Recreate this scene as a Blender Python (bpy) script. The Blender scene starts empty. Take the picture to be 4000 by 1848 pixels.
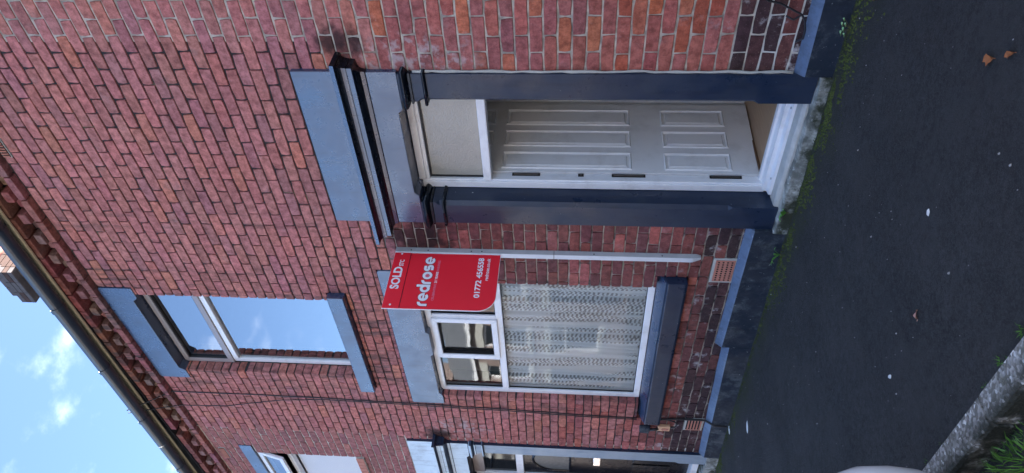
import bpy, bmesh, math, random
from mathutils import Vector, Matrix
R = math.radians
random.seed(7)
S = bpy.context.scene
COL = S.collection

# ------------------------------------------------------------------ camera
# the photograph is stored on its side: image right = world down, image up = wall right
YAW, PITCH, ROLL = R(-46.4219), R(4.9526), R(1.2636)
CAMP = Vector((0.0, -3.6381, 1.45))
fw = Vector((math.sin(YAW)*math.cos(PITCH), math.cos(YAW)*math.cos(PITCH), math.sin(PITCH)))
rt0 = Vector((math.cos(YAW), -math.sin(YAW), 0)); up0 = rt0.cross(fw)
rt = rt0*math.cos(ROLL) + up0*math.sin(ROLL); upv = -rt0*math.sin(ROLL) + up0*math.cos(ROLL)
cd = bpy.data.cameras.new('camera'); cam = bpy.data.objects.new('camera', cd); COL.objects.link(cam)
cd.sensor_fit = 'HORIZONTAL'; cd.sensor_width = 36; cd.lens = 36*2800/4000
cd.clip_start = 0.05; cd.clip_end = 2000
mw = Matrix.Identity(4)
for i, a in enumerate((-upv, rt, -fw)):
    for k in range(3): mw[k][i] = a[k]
mw.translation = CAMP
cam.matrix_world = mw
S.camera = cam
def project(p):
    d = Vector(p) - CAMP; z = d.dot(fw)
    if z < .1: return None
    return (2000 + 2800*d.dot(-upv)/z, 924 - 2800*d.dot(rt)/z, z)   # source pixels

# ------------------------------------------------------------------ sky, sun, exposure
CLOUD_SEED = 7.9
SUN_EL, SUN_AZ = 34.0, 40.0          # azimuth measured from +X towards +Y: behind and right of the terrace
sdir = Vector((math.cos(R(SUN_EL))*math.cos(R(SUN_AZ)), math.cos(R(SUN_EL))*math.sin(R(SUN_AZ)), math.sin(R(SUN_EL))))
W = bpy.data.worlds.new('World'); S.world = W; W.use_nodes = True
nt = W.node_tree; nt.nodes.clear()
def wn(t, **k):
    n = nt.nodes.new(t)
    for a, b in k.items(): setattr(n, a, b)
    return n
out = wn('ShaderNodeOutputWorld'); bg = wn('ShaderNodeBackground'); bg.inputs['Strength'].default_value = 0.100
sky = wn('ShaderNodeTexSky', sky_type='NISHITA', sun_disc=False)
sky.sun_elevation = R(SUN_EL); sky.sun_rotation = R(90-SUN_AZ); sky.air_density = 1.0; sky.dust_density = 3.0; sky.ozone_density = 5.0
tc = wn('ShaderNodeTexCoord'); sep = wn('ShaderNodeSeparateXYZ'); nt.links.new(tc.outputs['Generated'], sep.inputs[0])
zz = wn('ShaderNodeMath', operation='ADD'); nt.links.new(sep.outputs['Z'], zz.inputs[0]); zz.inputs[1].default_value = .18
zm = wn('ShaderNodeMath', operation='MAXIMUM'); nt.links.new(zz.outputs[0], zm.inputs[0]); zm.inputs[1].default_value = .05
dx = wn('ShaderNodeMath', operation='DIVIDE'); nt.links.new(sep.outputs['X'], dx.inputs[0]); nt.links.new(zm.outputs[0], dx.inputs[1])
dy = wn('ShaderNodeMath', operation='DIVIDE'); nt.links.new(sep.outputs['Y'], dy.inputs[0]); nt.links.new(zm.outputs[0], dy.inputs[1])
cmb = wn('ShaderNodeCombineXYZ'); nt.links.new(dx.outputs[0], cmb.inputs[0]); nt.links.new(dy.outputs[0], cmb.inputs[1]); cmb.inputs[2].default_value = CLOUD_SEED
nz = wn('ShaderNodeTexNoise'); nz.inputs['Scale'].default_value = 8.5; nz.inputs['Detail'].default_value = 9; nz.inputs['Roughness'].default_value = .56
nt.links.new(cmb.outputs[0], nz.inputs['Vector'])
cr = wn('ShaderNodeMapRange'); cr.interpolation_type = 'SMOOTHSTEP'
for k, v in (('From Min', .52), ('From Max', .98), ('To Min', 0), ('To Max', .75)): cr.inputs[k].default_value = v
nt.links.new(nz.outputs['Fac'], cr.inputs['Value'])
mx = wn('ShaderNodeMix', data_type='RGBA'); nt.links.new(cr.outputs[0], mx.inputs['Factor'])
nt.links.new(sky.outputs[0], mx.inputs['A']); mx.inputs['B'].default_value = (6.6, 7.2, 8.4, 1)
nt.links.new(mx.outputs['Result'], bg.inputs['Color']); nt.links.new(bg.outputs[0], out.inputs['Surface'])
sl = bpy.data.lights.new('sun', 'SUN'); sl.energy = 5.0; sl.angle = R(.5); sl.color = (1, .965, .91)
so = bpy.data.objects.new('sun', sl); COL.objects.link(so)
so.rotation_euler = (-sdir).to_track_quat('-Z', 'Y').to_euler()
S.view_settings.view_transform = 'Standard'; S.view_settings.look = 'None'; S.view_settings.gamma = 1
S.view_settings.exposure = 2.55
S.view_settings.use_curve_mapping = False
S.render.engine = 'CYCLES'
S.cycles.max_bounces = 8; S.cycles.transparent_max_bounces = 16

# ------------------------------------------------------------------ helpers
class MB:
    def __init__(s): s.v = []; s.f = []; s.m = []
    def add(s, vs, fs, mi=0):
        o = len(s.v); s.v += [tuple(p) for p in vs]
        for f in fs: s.f.append([o+i for i in f]); s.m.append(mi)
        return s
    def box(s, x0, x1, y0, y1, z0, z1, mi=0):
        return s.add([(x0,y0,z0),(x1,y0,z0),(x1,y1,z0),(x0,y1,z0),(x0,y0,z1),(x1,y0,z1),(x1,y1,z1),(x0,y1,z1)],
            [(0,3,2,1),(4,5,6,7),(0,1,5,4),(1,2,6,5),(2,3,7,6),(3,0,4,7)], mi)
    def prism(s, poly, y0, y1, mi=0, axis='Y'):
        # poly in (x,z) extruded over y (or (y,z) over x)
        n = len(poly)
        P = (lambda a, b, c: (a, c, b)) if axis == 'Y' else (lambda a, b, c: (c, a, b))
        vs = [P(a, b, y0) for a, b in poly] + [P(a, b, y1) for a, b in poly]
        fs = [list(range(n)), list(range(2*n-1, n-1, -1))] + [(i, i+n, (i+1) % n + n, (i+1) % n) for i in range(n)]
        return s.add(vs, fs, mi)
    def tube(s, pts, r, n=8, mi=0, cap=True):
        pts = [Vector(p) for p in pts]; rings = []
        rad = r if isinstance(r, (list, tuple)) else [r]*len(pts)
        for i, p in enumerate(pts):
            t = (pts[min(i+1, len(pts)-1)] - pts[max(i-1, 0)]).normalized()
            a = t.cross(Vector((.31, .87, .39))).normalized(); b = t.cross(a)
            rings.append([p + (a*math.cos(2*math.pi*k/n) + b*math.sin(2*math.pi*k/n))*rad[i] for k in range(n)])
        vs = [q for rg in rings for q in rg]
        fs = [(i*n+k, i*n+(k+1) % n, (i+1)*n+(k+1) % n, (i+1)*n+k) for i in range(len(pts)-1) for k in range(n)]
        if cap: fs += [list(range(n))[::-1], [len(vs)-n+k for k in range(n)]]
        return s.add(vs, fs, mi)
    def sweep(s, xl, xr, yf, yb, prof, mi=0):
        # moulding (p,z) swept round left return, front and right return
        n = len(prof); vs = []
        for p, z in prof: vs += [(xl-p, yb, z), (xl-p, yf-p, z), (xr+p, yf-p, z), (xr+p, yb, z)]
        fs = []
        for i in range(n-1):
            for k in range(3): fs.append((4*i+k, 4*i+k+1, 4*i+4+k+1, 4*i+4+k))
        fs += [(0, 3, 2, 1), (4*n-4, 4*n-3, 4*n-2, 4*n-1)]
        return s.add(vs, fs, mi)
    def build(s, name, mats, parent=None, smooth=False, bevel=0, norm=True):
        me = bpy.data.meshes.new(name); me.from_pydata(s.v, [], s.f)
        if not isinstance(mats, (list, tuple)): mats = [mats]
        for m in mats: me.materials.append(m)
        for p, i in zip(me.polygons, s.m): p.material_index = i; p.use_smooth = smooth
        if norm:
            bm = bmesh.new(); bm.from_mesh(me); bmesh.ops.recalc_face_normals(bm, faces=bm.faces); bm.to_mesh(me); bm.free()
        o = bpy.data.objects.new(name, me); COL.objects.link(o)
        if parent is not None: o.parent = parent
        if bevel:
            md = o.modifiers.new('bevel', 'BEVEL'); md.width = bevel; md.segments = 2; md.limit_method = 'ANGLE'; md.angle_limit = R(50)
        return o
def tag(o, label=None, cat=None, group=None, kind=None):
    if label: o['label'] = label
    if cat: o['category'] = cat
    if group: o['group'] = group
    if kind: o['kind'] = kind
    return o
def empty(name, loc=(0, 0, 0), parent=None):
    o = bpy.data.objects.new(name, None); COL.objects.link(o); o.location = loc; o.empty_display_size = .2
    if parent is not None: o.parent = parent
    return o
def pt(p, e):   # keep world coordinates when the parent empty is not at the origin
    return p
def zp(x, y=0.0):  # pavement level
    return .0206*x + .0615 + .02*y

# ------------------------------------------------------------------ materials
class NB:
    def __init__(s, name):
        s.mat = bpy.data.materials.new(name); s.mat.use_nodes = True; s.t = s.mat.node_tree; s.t.nodes.clear()
        s.out = s.t.nodes.new('ShaderNodeOutputMaterial'); s.b = s.t.nodes.new('ShaderNodeBsdfPrincipled')
        s.t.links.new(s.b.outputs[0], s.out.inputs[0]); s._pos = None
    def n(s, t, **k):
        x = s.t.nodes.new(t)
        for a, b in k.items(): setattr(x, a, b)
        return x
    def l(s, a, b): s.t.links.new(a, b)
    def set(s, k, v):
        if hasattr(v, 'links'): s.l(v, s.b.inputs[k])
        else: s.b.inputs[k].default_value = (*v, 1) if isinstance(v, tuple) and len(v) == 3 else v
    def pos(s):
        if not s._pos: s._pos = s.n('ShaderNodeNewGeometry').outputs['Position']
        return s._pos
    def xyz(s):
        x = s.n('ShaderNodeSeparateXYZ'); s.l(s.pos(), x.inputs[0]); return x.outputs
    def noise(s, sc, det=4, rough=.55, scale3=None, w=None):
        n = s.n('ShaderNodeTexNoise'); n.inputs['Scale'].default_value = sc; n.inputs['Detail'].default_value = det; n.inputs['Roughness'].default_value = rough
        v = s.pos()
        if scale3:
            m = s.n('ShaderNodeMapping'); m.inputs['Scale'].default_value = scale3; s.l(v, m.inputs['Vector']); v = m.outputs[0]
        s.l(v, n.inputs['Vector']); return n.outputs['Fac']
    def vor(s, sc, feature='F1', out='Distance'):
        n = s.n('ShaderNodeTexVoronoi', feature=feature); n.inputs['Scale'].default_value = sc; s.l(s.pos(), n.inputs['Vector']); return n.outputs[out]
    def rng(s, v, a, b, c=0., d=1., smooth=True):
        n = s.n('ShaderNodeMapRange'); n.interpolation_type = 'SMOOTHSTEP' if smooth else 'LINEAR'
        s.l(v, n.inputs['Value'])
        for k, x in (('From Min', a), ('From Max', b), ('To Min', c), ('To Max', d)): n.inputs[k].default_value = x
        return n.outputs[0]
    def math(s, op, a, b=None):
        n = s.n('ShaderNodeMath', operation=op)
        for i, x in enumerate((a, b)):
            if x is None: continue
            if hasattr(x, 'links'): s.l(x, n.inputs[i])
            else: n.inputs[i].default_value = x
        return n.outputs[0]
    def mix(s, f, a, b, bt='MIX'):
        n = s.n('ShaderNodeMix', data_type='RGBA', blend_type=bt)
        for k, x in (('Factor', f), ('A', a), ('B', b)):
            if hasattr(x, 'links'): s.l(x, n.inputs[k])
            else: n.inputs[k].default_value = (*x, 1) if isinstance(x, tuple) else x
        return n.outputs['Result']
    def bump(s, h, st=.3, dist=.01):
        n = s.n('ShaderNodeBump'); n.inputs['Strength'].default_value = st; n.inputs['Distance'].default_value = dist
        s.l(h, n.inputs['Height']); s.l(n.outputs[0], s.b.inputs['Normal'])
    def ell(s, cx, cz, rx, rz):   # soft elliptical stain mask on the wall plane
        x = s.xyz(); a = s.math('DIVIDE', s.math('SUBTRACT', x[0], cx), rx); b = s.math('DIVIDE', s.math('SUBTRACT', x[2], cz), rz)
        d = s.math('SQRT', s.math('ADD', s.math('MULTIPLY', a, a), s.math('MULTIPLY', b, b)))
        d = s.math('ADD', d, s.math('MULTIPLY', s.math('SUBTRACT', s.noise(9, 5), .5), 1.6))
        return s.rng(d, .35, 1.0, 1, 0)
M = {}
def brick_mat(name, src):
    b = NB(name)
    if src == 'obj': tint = b.n('ShaderNodeObjectInfo').outputs['Color']
    else: tint = b.n('ShaderNodeVertexColor', layer_name='Col').outputs['Color']
    c = b.mix(1.0, tint, b.mix(b.rng(b.noise(20, 6, .7), .28, .72), (.55, .50, .50), (1.38, 1.40, 1.40)), 'MULTIPLY')
    c = b.mix(b.rng(b.noise(95, 3, .7), .6, .72, 0, .55), c, (.07, .045, .04))
    c = b.mix(b.rng(b.noise(120, 2, .7), .62, .75, 0, .35), c, (.55, .42, .38))
    c = b.mix(1.0, c, b.mix(b.noise(1.1, 5, .6), (.78, .76, .78), (1.2, 1.2, 1.18)), 'MULTIPLY')
    xw = b.xyz()
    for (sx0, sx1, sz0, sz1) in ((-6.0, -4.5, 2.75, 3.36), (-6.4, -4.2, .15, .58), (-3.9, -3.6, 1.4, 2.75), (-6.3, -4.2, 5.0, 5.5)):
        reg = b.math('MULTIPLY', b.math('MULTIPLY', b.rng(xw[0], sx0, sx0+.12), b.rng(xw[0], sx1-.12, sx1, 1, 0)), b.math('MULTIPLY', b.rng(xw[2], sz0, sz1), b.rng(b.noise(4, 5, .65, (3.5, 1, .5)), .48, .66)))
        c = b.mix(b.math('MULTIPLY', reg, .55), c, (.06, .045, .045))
    # soot by the cornice ends, lime bloom in patches
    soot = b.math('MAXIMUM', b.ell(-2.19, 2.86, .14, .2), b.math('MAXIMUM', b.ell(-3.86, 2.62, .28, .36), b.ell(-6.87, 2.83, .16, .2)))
    x = b.xyz()
    low = b.rng(x[2], .25, .95, 1, 0)
    bl = b.math('MULTIPLY', b.rng(b.noise(7, 8, .65), .56, .68), b.math('ADD', b.math('MULTIPLY', low, .75), .10))
    bl = b.math('MAXIMUM', bl, b.math('MULTIPLY', b.math('MAXIMUM', b.ell(-6.72, 2.6, .25, .42), b.ell(-2.3, 2.4, .2, .5)), b.rng(b.noise(14, 6), .47, .6, 0, .55)))
    c = b.mix(bl, c, (.5, .47, .47))
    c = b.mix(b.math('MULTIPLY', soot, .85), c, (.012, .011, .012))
    b.set('Base Color', c); b.set('Roughness', .88); b.b.inputs['Specular IOR Level'].default_value = .25
    b.bump(b.math('ADD', b.noise(60, 6, .65), b.math('MULTIPLY', b.noise(260, 2), .5)), .5, .006)
    return b.mat
M['brick'] = brick_mat('brick', 'obj'); M['brick_m'] = brick_mat('brick_course', 'attr')
def mortar_mat(name, kind):
    b = NB(name); x = b.xyz()
    if kind == 'main':
        z1 = b.math('MULTIPLY', b.rng(x[0], -4.42, -4.3), b.rng(x[2], 2.75, 2.95, 1, 0))
        z2 = b.math('MULTIPLY', b.rng(x[2], .35, .72, 1, 0), b.rng(b.noise(2.2, 3), .35, .55))
        f = b.math('MULTIPLY', b.math('MAXIMUM', z1, z2), b.rng(b.noise(7, 4), .33, .55))
        c = b.mix(f, b.mix(b.noise(25, 4), (.016, .015, .017), (.05, .045, .047)), (.42, .38, .33))
        c = b.mix(b.rng(b.noise(3, 4), .62, .7, 0, .6), c, (.16, .16, .08))
    else:
        c = b.mix(b.rng(b.noise(12, 5), .35, .65), (.28, .25, .21), (.54, .50, .43))
        c = b.mix(b.rng(b.noise(5, 4), .58, .7, 0, .7), c, (.09, .08, .075))
        c = b.mix(b.math('MULTIPLY', b.rng(x[2], .35, .62, .9, 0), b.rng(b.noise(9, 4), .3, .5)), c, (.66, .68, .66))
    b.set('Base Color', c); b.set('Roughness', .95); b.bump(b.noise(140, 5, .7), .7, .006)
    return b.mat
M['mortar_main'] = mortar_mat('mortar_dark', 'main'); M['mortar_light'] = mortar_mat('mortar_light', 'light')
def paint(name, col, col2, rough=.3, ior=1.5, chips=0., worn=.0, coat=0., bst=.35, wcol=(.22, .25, .27)):
    b = NB(name)
    c = b.mix(b.noise(3.5, 5, .6), col, col2)
    if worn: c = b.mix(b.math('MULTIPLY', b.rng(b.noise(7, 9, .75), .47, .66), worn), c, wcol)
    c = b.mix(b.math('MULTIPLY', b.rng(b.noise(5, 6, .65, (5, 5, .7)), .5, .72), .45), c, tuple(v*.45 for v in col))
    if chips: c = b.mix(b.rng(b.noise(34, 5, .7), .70-.06*chips, .74), c, (.5, .52, .5))
    b.set('Base Color', c); b.set('Roughness', b.rng(b.noise(4, 7, .65), .3, .7, rough*.7, rough*1.6)); b.set('IOR', ior)
    b.set('Coat Weight', coat); b.set('Coat Roughness', .12)
    b.bump(b.math('ADD', b.noise(9, 5), b.math('MULTIPLY', b.noise(55, 4), .35)), bst, .008)
    return b.mat
M['navy'] = paint('navy_gloss_paint', (.010, .021, .048), (.016, .030, .062), .34, 1.5, .35, .4, bst=.25, wcol=(.03, .04, .055))
M['slate'] = paint('sky_sheen_navy_paint', (.020, .042, .090), (.028, .056, .115), .27, 2.1, 0, .10, bst=.05, wcol=(.018, .032, .06))  # same paint as the pilasters, colour lifted to carry sky sheen
M['trim'] = paint('moulding_shade_navy', (.003, .005, .010), (.005, .008, .014), .22, 1.45, 0, .1, bst=.06, wcol=(.012, .016, .022))  # slab's paint again, near-black puts shade on mouldings and undersides
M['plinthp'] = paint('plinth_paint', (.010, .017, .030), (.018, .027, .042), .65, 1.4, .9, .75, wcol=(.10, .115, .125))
M['plinthtop'] = paint('plinth_ledge_sheen', (.065, .105, .185), (.10, .15, .24), .5, 1.6, .8, .6, wcol=(.04, .06, .09))  # lighter blue paints the sky's reflection onto the ledge
M['pale'] = paint('pale_blue_paint', (.55, .66, .72), (.64, .74, .80), .4, 1.5, 0, .28)
M['palepil'] = paint('pale_pilaster_paint', (.20, .27, .36), (.36, .42, .46), .4, 1.5, 0, .4)
M['black'] = paint('black_gloss', (.006, .006, .008), (.009, .009, .012), .2, 1.5)
def plain(name, col, rough=.5, metal=0., var=.12, sc=8, bump=.1, bsc=60, ior=1.5):
    b = NB(name); d = tuple(max(0, x*(1-var)) for x in col); e = tuple(x*(1+var) for x in col)
    b.set('Base Color', b.mix(b.noise(sc, 5, .6), d, e)); b.set('Roughness', rough); b.set('Metallic', metal); b.set('IOR', ior)
    if bump: b.bump(b.noise(bsc, 4), bump, .004)
    return b.mat
def upvc(name, col, dirt):
    b = NB(name)
    c = b.mix(b.math('MULTIPLY', b.rng(b.noise(5, 6, .65), .48, .75), dirt), col, (.3, .27, .22))
    b.set('Base Color', c); b.set('Roughness', .32); b.bump(b.noise(30, 3), .05, .002); return b.mat
M['upvc'] = upvc('white_upvc', (.84, .86, .88), .3)
M['upvc_dull'] = upvc('grey_brown_upvc', (.34, .30, .29), .5)  # grey-brown frame parts, duller than the white frames
M['doorw'] = upvc('white_door', (.84, .85, .85), .22)
M['rubber'] = plain('black_gasket', (.012, .012, .013), .5)
M['steel'] = plain('hinge_steel', (.16, .15, .14), .4, .7)
M['chrome'] = plain('chrome', (.8, .8, .8), .12, 1., .02, bump=0)
M['cream'] = plain('cream_plaster', (.62, .57, .47), .8)
M['room'] = plain('room_plaster', (.62, .60, .58), .9)
M['terracotta'] = plain('terracotta', (.50, .20, .14), .85, 0, .25, 22, .3)
M['terra_dark'] = plain('shade_grey_brick', (.09, .075, .075), .9, 0, .5, 9, .5)  # shaded copy of the chimney brick, grey for the street face
M['orange_brick'] = plain('orange_chimney_brick', (.055, .026, .018), .9, 0, .35, 9, .5)  # same brick in the orange of its sunlit side, darkened against the sun
M['hole'] = plain('vent_void', (.008, .007, .007), .9, bump=0)
M['cement'] = plain('cement', (.46, .46, .42), .95, 0, .3, 14, .5)
M['gutter'] = plain('black_gutter', (.022, .034, .05), .3, 0, .4, 5, .1, ior=1.7)  # blue tint stands in for sky sheen on the black gutter
M['creamboard'] = plain('cream_fascia_board', (.62, .55, .36), .6)
M['soffit'] = plain('shade_black_soffit', (.012, .011, .013), .8)  # near-black puts the shade under the eaves into the colour
M['slate_roof'] = plain('roof_slate', (.13, .14, .15), .7, 0, .4, 4, .4, 12)
M['cable'] = plain('black_cable', (.012, .011, .014), .5)
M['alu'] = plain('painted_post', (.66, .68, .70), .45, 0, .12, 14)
M['alu_side'] = plain('post_side_shade', (.42, .44, .45), .5, 0, .25, 12)  # shaded copy of the post paint for its right face
M['peach'] = plain('peach_plastic', (.72, .42, .25), .5)
M['bark'] = plain('stem', (.10, .09, .03), .8)
M['leafbrown'] = plain('dry_leaf', (.36, .12, .035), .8, 0, .6, 40, .4)
M['leafpink'] = plain('pale_dry_leaf', (.40, .22, .17), .8, 0, .4, 40, .3)
M['leafgreen'] = plain('green_leaf', (.13, .34, .06), .5, 0, .35, 30, .2)
M['leafpale'] = plain('pale_green_leaf', (.28, .46, .20), .5, 0, .25, 30, .2)
M['grass'] = plain('grass_blade', (.075, .19, .02), .55, 0, .6, 25, 0)
M['moss'] = plain('moss', (.058, .076, .012), .95, 0, .7, 18, .6, 200)
M['whitechip'] = plain('white_chip', (.72, .72, .70), .7)
M['grit'] = plain('grit', (.34, .33, .31), .9, 0, .5, 30)
M['red'] = plain('red_board', (.88, .022, .042), .38, 0, .04, 3, .02)
M['whiteboard'] = plain('white_board', (.82, .83, .85), .4, 0, .03, 3, 0)
M['lettering'] = plain('white_lettering', (.85, .87, .92), .45, 0, .02, 3, 0)
M['lettershadow'] = plain('dark_lettering_edge', (.10, .008, .018), .45, 0, .02, 3, 0)
M['pink'] = plain('pink_lettering', (.80, .22, .32), .45, 0, .02, 3, 0)
M['carwhite'] = plain('white_car_paint', (.72, .76, .80), .18, 0, .02, 2, 0)
M['carglass'] = plain('dark_car_glass', (.01, .011, .012), .05, 0, .02, 2, 0)
M['tyre'] = plain('tyre_rubber', (.012, .012, .012), .8)
M['rim'] = plain('alloy_rim', (.45, .46, .47), .3, .9)
def wood():
    b = NB('oak_laminate'); n = b.noise(6, 6, .6, (9, .8, 1))
    b.set('Base Color', b.mix(n, (.30, .17, .085), (.55, .36, .21))); b.set('Roughness', .4); return b.mat
M['wood'] = wood(); M['browndark'] = plain('dark_brown_strip', (.17, .095, .05), .5)
def stone():
    b = NB('step_stone'); x = b.xyz()
    c = b.mix(b.rng(b.noise(8, 7, .65), .35, .65), (.14, .145, .125), (.46, .47, .43))
    c = b.mix(b.rng(b.noise(28, 5, .6), .6, .68, 0, .8), c, (.60, .62, .60))
    c = b.mix(b.math('MULTIPLY', b.rng(b.noise(5, 6, .65), .42, .56), b.rng(x[2], .04, .085, 1, 0)), c, (.028, .034, .016))
    b.set('Base Color', c); b.set('Roughness', .9); b.bump(b.noise(45, 7, .7), .8, .012); return b.mat
M['stone'] = stone()
M['palestone'] = plain('pale_threshold_stone', (.46, .46, .43), .9, 0, .35, 9, .5)
def asphalt(name, moss):
    b = NB(name); x = b.xyz()
    c = b.mix(b.rng(b.noise(1.1, 6, .6), .35, .65), (.010, .0105, .011), (.018, .0185, .019))
    c = b.mix(b.rng(b.noise(4, 6, .7), .5, .75, 0, .6), c, (.030, .031, .034))
    c = b.mix(1.0, c, b.mix(b.rng(b.noise(26, 7, .8), .3, .7), (.35, .35, .34), (2.9, 2.9, 2.8)), 'MULTIPLY')
    c = b.mix(b.rng(b.noise(210, 3, .7), .52, .72, 0, .7), c, (.075, .077, .080))
    c = b.mix(b.rng(b.noise(45, 5, .75), .55, .75, 0, .7), c, (.042, .043, .046))
    c = b.mix(b.rng(b.vor(75), .08, .2, .6, 0), c, (.075, .074, .07))
    c = b.mix(b.rng(b.noise(70, 4, .8), .5, .68, 0, .75), c, (.055, .055, .054))
    c = b.mix(b.rng(b.noise(85, 3, .8), .52, .64, 0, .7), c, (.005, .005, .005))
    c = b.mix(b.rng(b.noise(1.9, 8, .72), .46, .68, 0, .75), c, (.044, .044, .043))
    if moss:
        near = b.math('ADD', x[1], b.math('MULTIPLY', b.math('SUBTRACT', b.noise(3.2, 6, .65), .5), .7))
        c = b.mix(b.math('MULTIPLY', b.rng(near, -.42, -.05), b.rng(b.noise(60, 5, .7), .38, .62, .25, 1)), c, (.030, .036, .010))
    b.set('Base Color', c); b.set('Roughness', b.rng(b.noise(2, 5), .3, .7, .72, .92))
    b.bump(b.math('ADD', b.noise(190, 5, .75), b.math('MULTIPLY', b.noise(60, 4, .7), 1.2)), 1.0, .014); return b.mat
M['asphalt'] = asphalt('asphalt_pavement', True); M['road'] = asphalt('asphalt_road', False)
def kerbm():
    b = NB('kerb_concrete'); v = b.n('ShaderNodeTexVoronoi'); v.inputs['Scale'].default_value = 85; b.l(b.pos(), v.inputs['Vector'])
    g = b.n('ShaderNodeSeparateColor'); b.l(v.outputs['Color'], g.inputs[0])
    c = b.mix(b.rng(g.outputs[0], .25, .95), (.16, .152, .13), (.38, .37, .34))
    c = b.mix(b.rng(g.outputs[1], .93, .97), c, (.66, .66, .62))
    c = b.mix(b.rng(b.noise(9, 6), .45, .68, 0, .75), c, (.10, .10, .07))
    x = b.xyz(); c = b.mix(b.math('MULTIPLY', b.rng(x[1], -2.17, -2.27), b.rng(b.noise(14, 6), .3, .55)), c, (.022, .024, .016))
    b.set('Base Color', c); b.set('Roughness', .9); b.bump(v.outputs['Distance'], .6, .008); return b.mat
M['kerb'] = kerbm()
def glass(name, ior, tint=(1, 1, 1)):
    b = NB(name); t = b.n('ShaderNodeBsdfTransparent'); t.inputs[0].default_value = (*tint, 1); g = b.n('ShaderNodeBsdfGlossy'); g.inputs['Roughness'].default_value = .02; bp_ = b.n('ShaderNodeBump'); bp_.inputs['Strength'].default_value = .06; bp_.inputs['Distance'].default_value = .02; b.l(b.noise(2.2, 2), bp_.inputs['Height']); b.l(bp_.outputs[0], g.inputs['Normal'])
    fr = b.n('ShaderNodeFresnel'); fr.inputs['IOR'].default_value = ior
    m = b.n('ShaderNodeMixShader'); b.l(fr.outputs[0], m.inputs[0]); b.l(t.outputs[0], m.inputs[1]); b.l(g.outputs[0], m.inputs[2]); b.l(m.outputs[0], b.out.inputs[0])
    return b.mat
M['glass'] = glass('window_glass', 1.36, (.99, .99, .99)); M['glass_top'] = glass('toplight_glass', 2.1, (.9, .92, .92)); M['glass_up'] = glass('coated_glass', 6.0, (.5, .55, .6))
def obscured():
    b = NB('obscured_glass'); b.set('Base Color', b.mix(b.noise(2.2, 3), (.24, .24, .21), (.42, .40, .34)))
    b.set('Roughness', .22); b.set('IOR', 1.9); b.bump(b.noise(70, 3), .5, .006); return b.mat
M['obscured'] = obscured(); M['nbglass'] = plain('grey_patterned_glass', (.10, .11, .11), .25, 0, .4, 30, .4, 90)
def lace():
    b = NB('net_lace'); x = b.xyz()
    w = b.math('MULTIPLY', b.math('SINE', b.math('MULTIPLY', x[0], 150)), b.math('SINE', b.math('MULTIPLY', b.math('ADD', x[2], b.math('MULTIPLY', x[0], .5)), 170)))
    w = b.math('ADD', b.math('MULTIPLY', w, .30), b.math('ADD', b.math('MULTIPLY', b.noise(30, 2, .5), .6), .2))
    lacep = b.rng(w, .42, .56, .38, .97)
    band = b.rng(b.noise(15, 3, .55, (1.0, .3, .04)), .45, .53)
    pat = b.math('MAXIMUM', lacep, b.math('MULTIPLY', band, .97))
    t = b.n('ShaderNodeBsdfTransparent'); m = b.n('ShaderNodeMixShader'); d = b.n('ShaderNodeBsdfDiffuse'); d.inputs[0].default_value = (.84, .95, 1.0, 1)
    tr = b.n('ShaderNodeBsdfTranslucent'); tr.inputs[0].default_value = (.7, .74, .78, 1); a = b.n('ShaderNodeMixShader'); a.inputs[0].default_value = .25
    b.l(d.outputs[0], a.inputs[1]); b.l(tr.outputs[0], a.inputs[2])
    b.l(pat, m.inputs[0]); b.l(t.outputs[0], m.inputs[1]); b.l(a.outputs[0], m.inputs[2]); b.l(m.outputs[0], b.out.inputs[0]); return b.mat
M['lace'] = lace()
def farbrick():
    b = NB('far_brickwork'); t = b.n('ShaderNodeTexBrick'); t.inputs['Scale'].default_value = 1
    t.inputs['Brick Width'].default_value = .23; t.inputs['Row Height'].default_value = .082; t.inputs['Mortar Size'].default_value = .006
    t.inputs['Color1'].default_value = (.27, .20, .175, 1); t.inputs['Color2'].default_value = (.22, .165, .15, 1); t.inputs['Mortar'].default_value = (.2, .18, .16, 1)
    x = b.xyz(); c = b.n('ShaderNodeCombineXYZ'); b.l(x[0], c.inputs[0]); b.l(x[2], c.inputs[1]); b.l(c.outputs[0], t.inputs['Vector'])
    b.set('Base Color', t.outputs['Color']); b.set('Roughness', .9); return b.mat
M['farbrick'] = farbrick()

# ------------------------------------------------------------------ ground
def sheet(name, x0, x1, y0, y1, zf, mat, nx=2, ny=2):
    m = MB(); vs = []
    for j in range(ny):
        for i in range(nx):
            x = x0+(x1-x0)*i/(nx-1); y = y0+(y1-y0)*j/(ny-1); vs.append((x, y, zf(x, y)))
    m.add(vs, [(j*nx+i, j*nx+i+1, (j+1)*nx+i+1, (j+1)*nx+i) for j in range(ny-1) for i in range(nx-1)])
    o = m.build(name, mat, norm=False, smooth=True); o['kind'] = 'structure'; return o
from mathutils import noise as mn
def pav(x, y):
    return zp(x, y) + .006*mn.noise((x*1.3, y*1.3, 0)) + .003*mn.noise((x*5, y*5, 3))
KY0, KY1 = -2.145, -2.262
sheet('pavement', -14, 6, KY0+.004, .35, pav, M['asphalt'], 201, 26)
def road(x, y): return zp(x, -2.15) - .085 + (.02*(-2.26-y) if y > -6 else .075)
sheet('road', -40, 30, -9.6, KY1+.01, road, M['road'], 71, 12)
sheet('far_ground', -900, 900, -900, 900, lambda x, y: -1.8, M['road'])
kb = empty('kerb', (0, 0, 0)); kb['kind'] = 'structure'
x = -13.2; first = None
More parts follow.
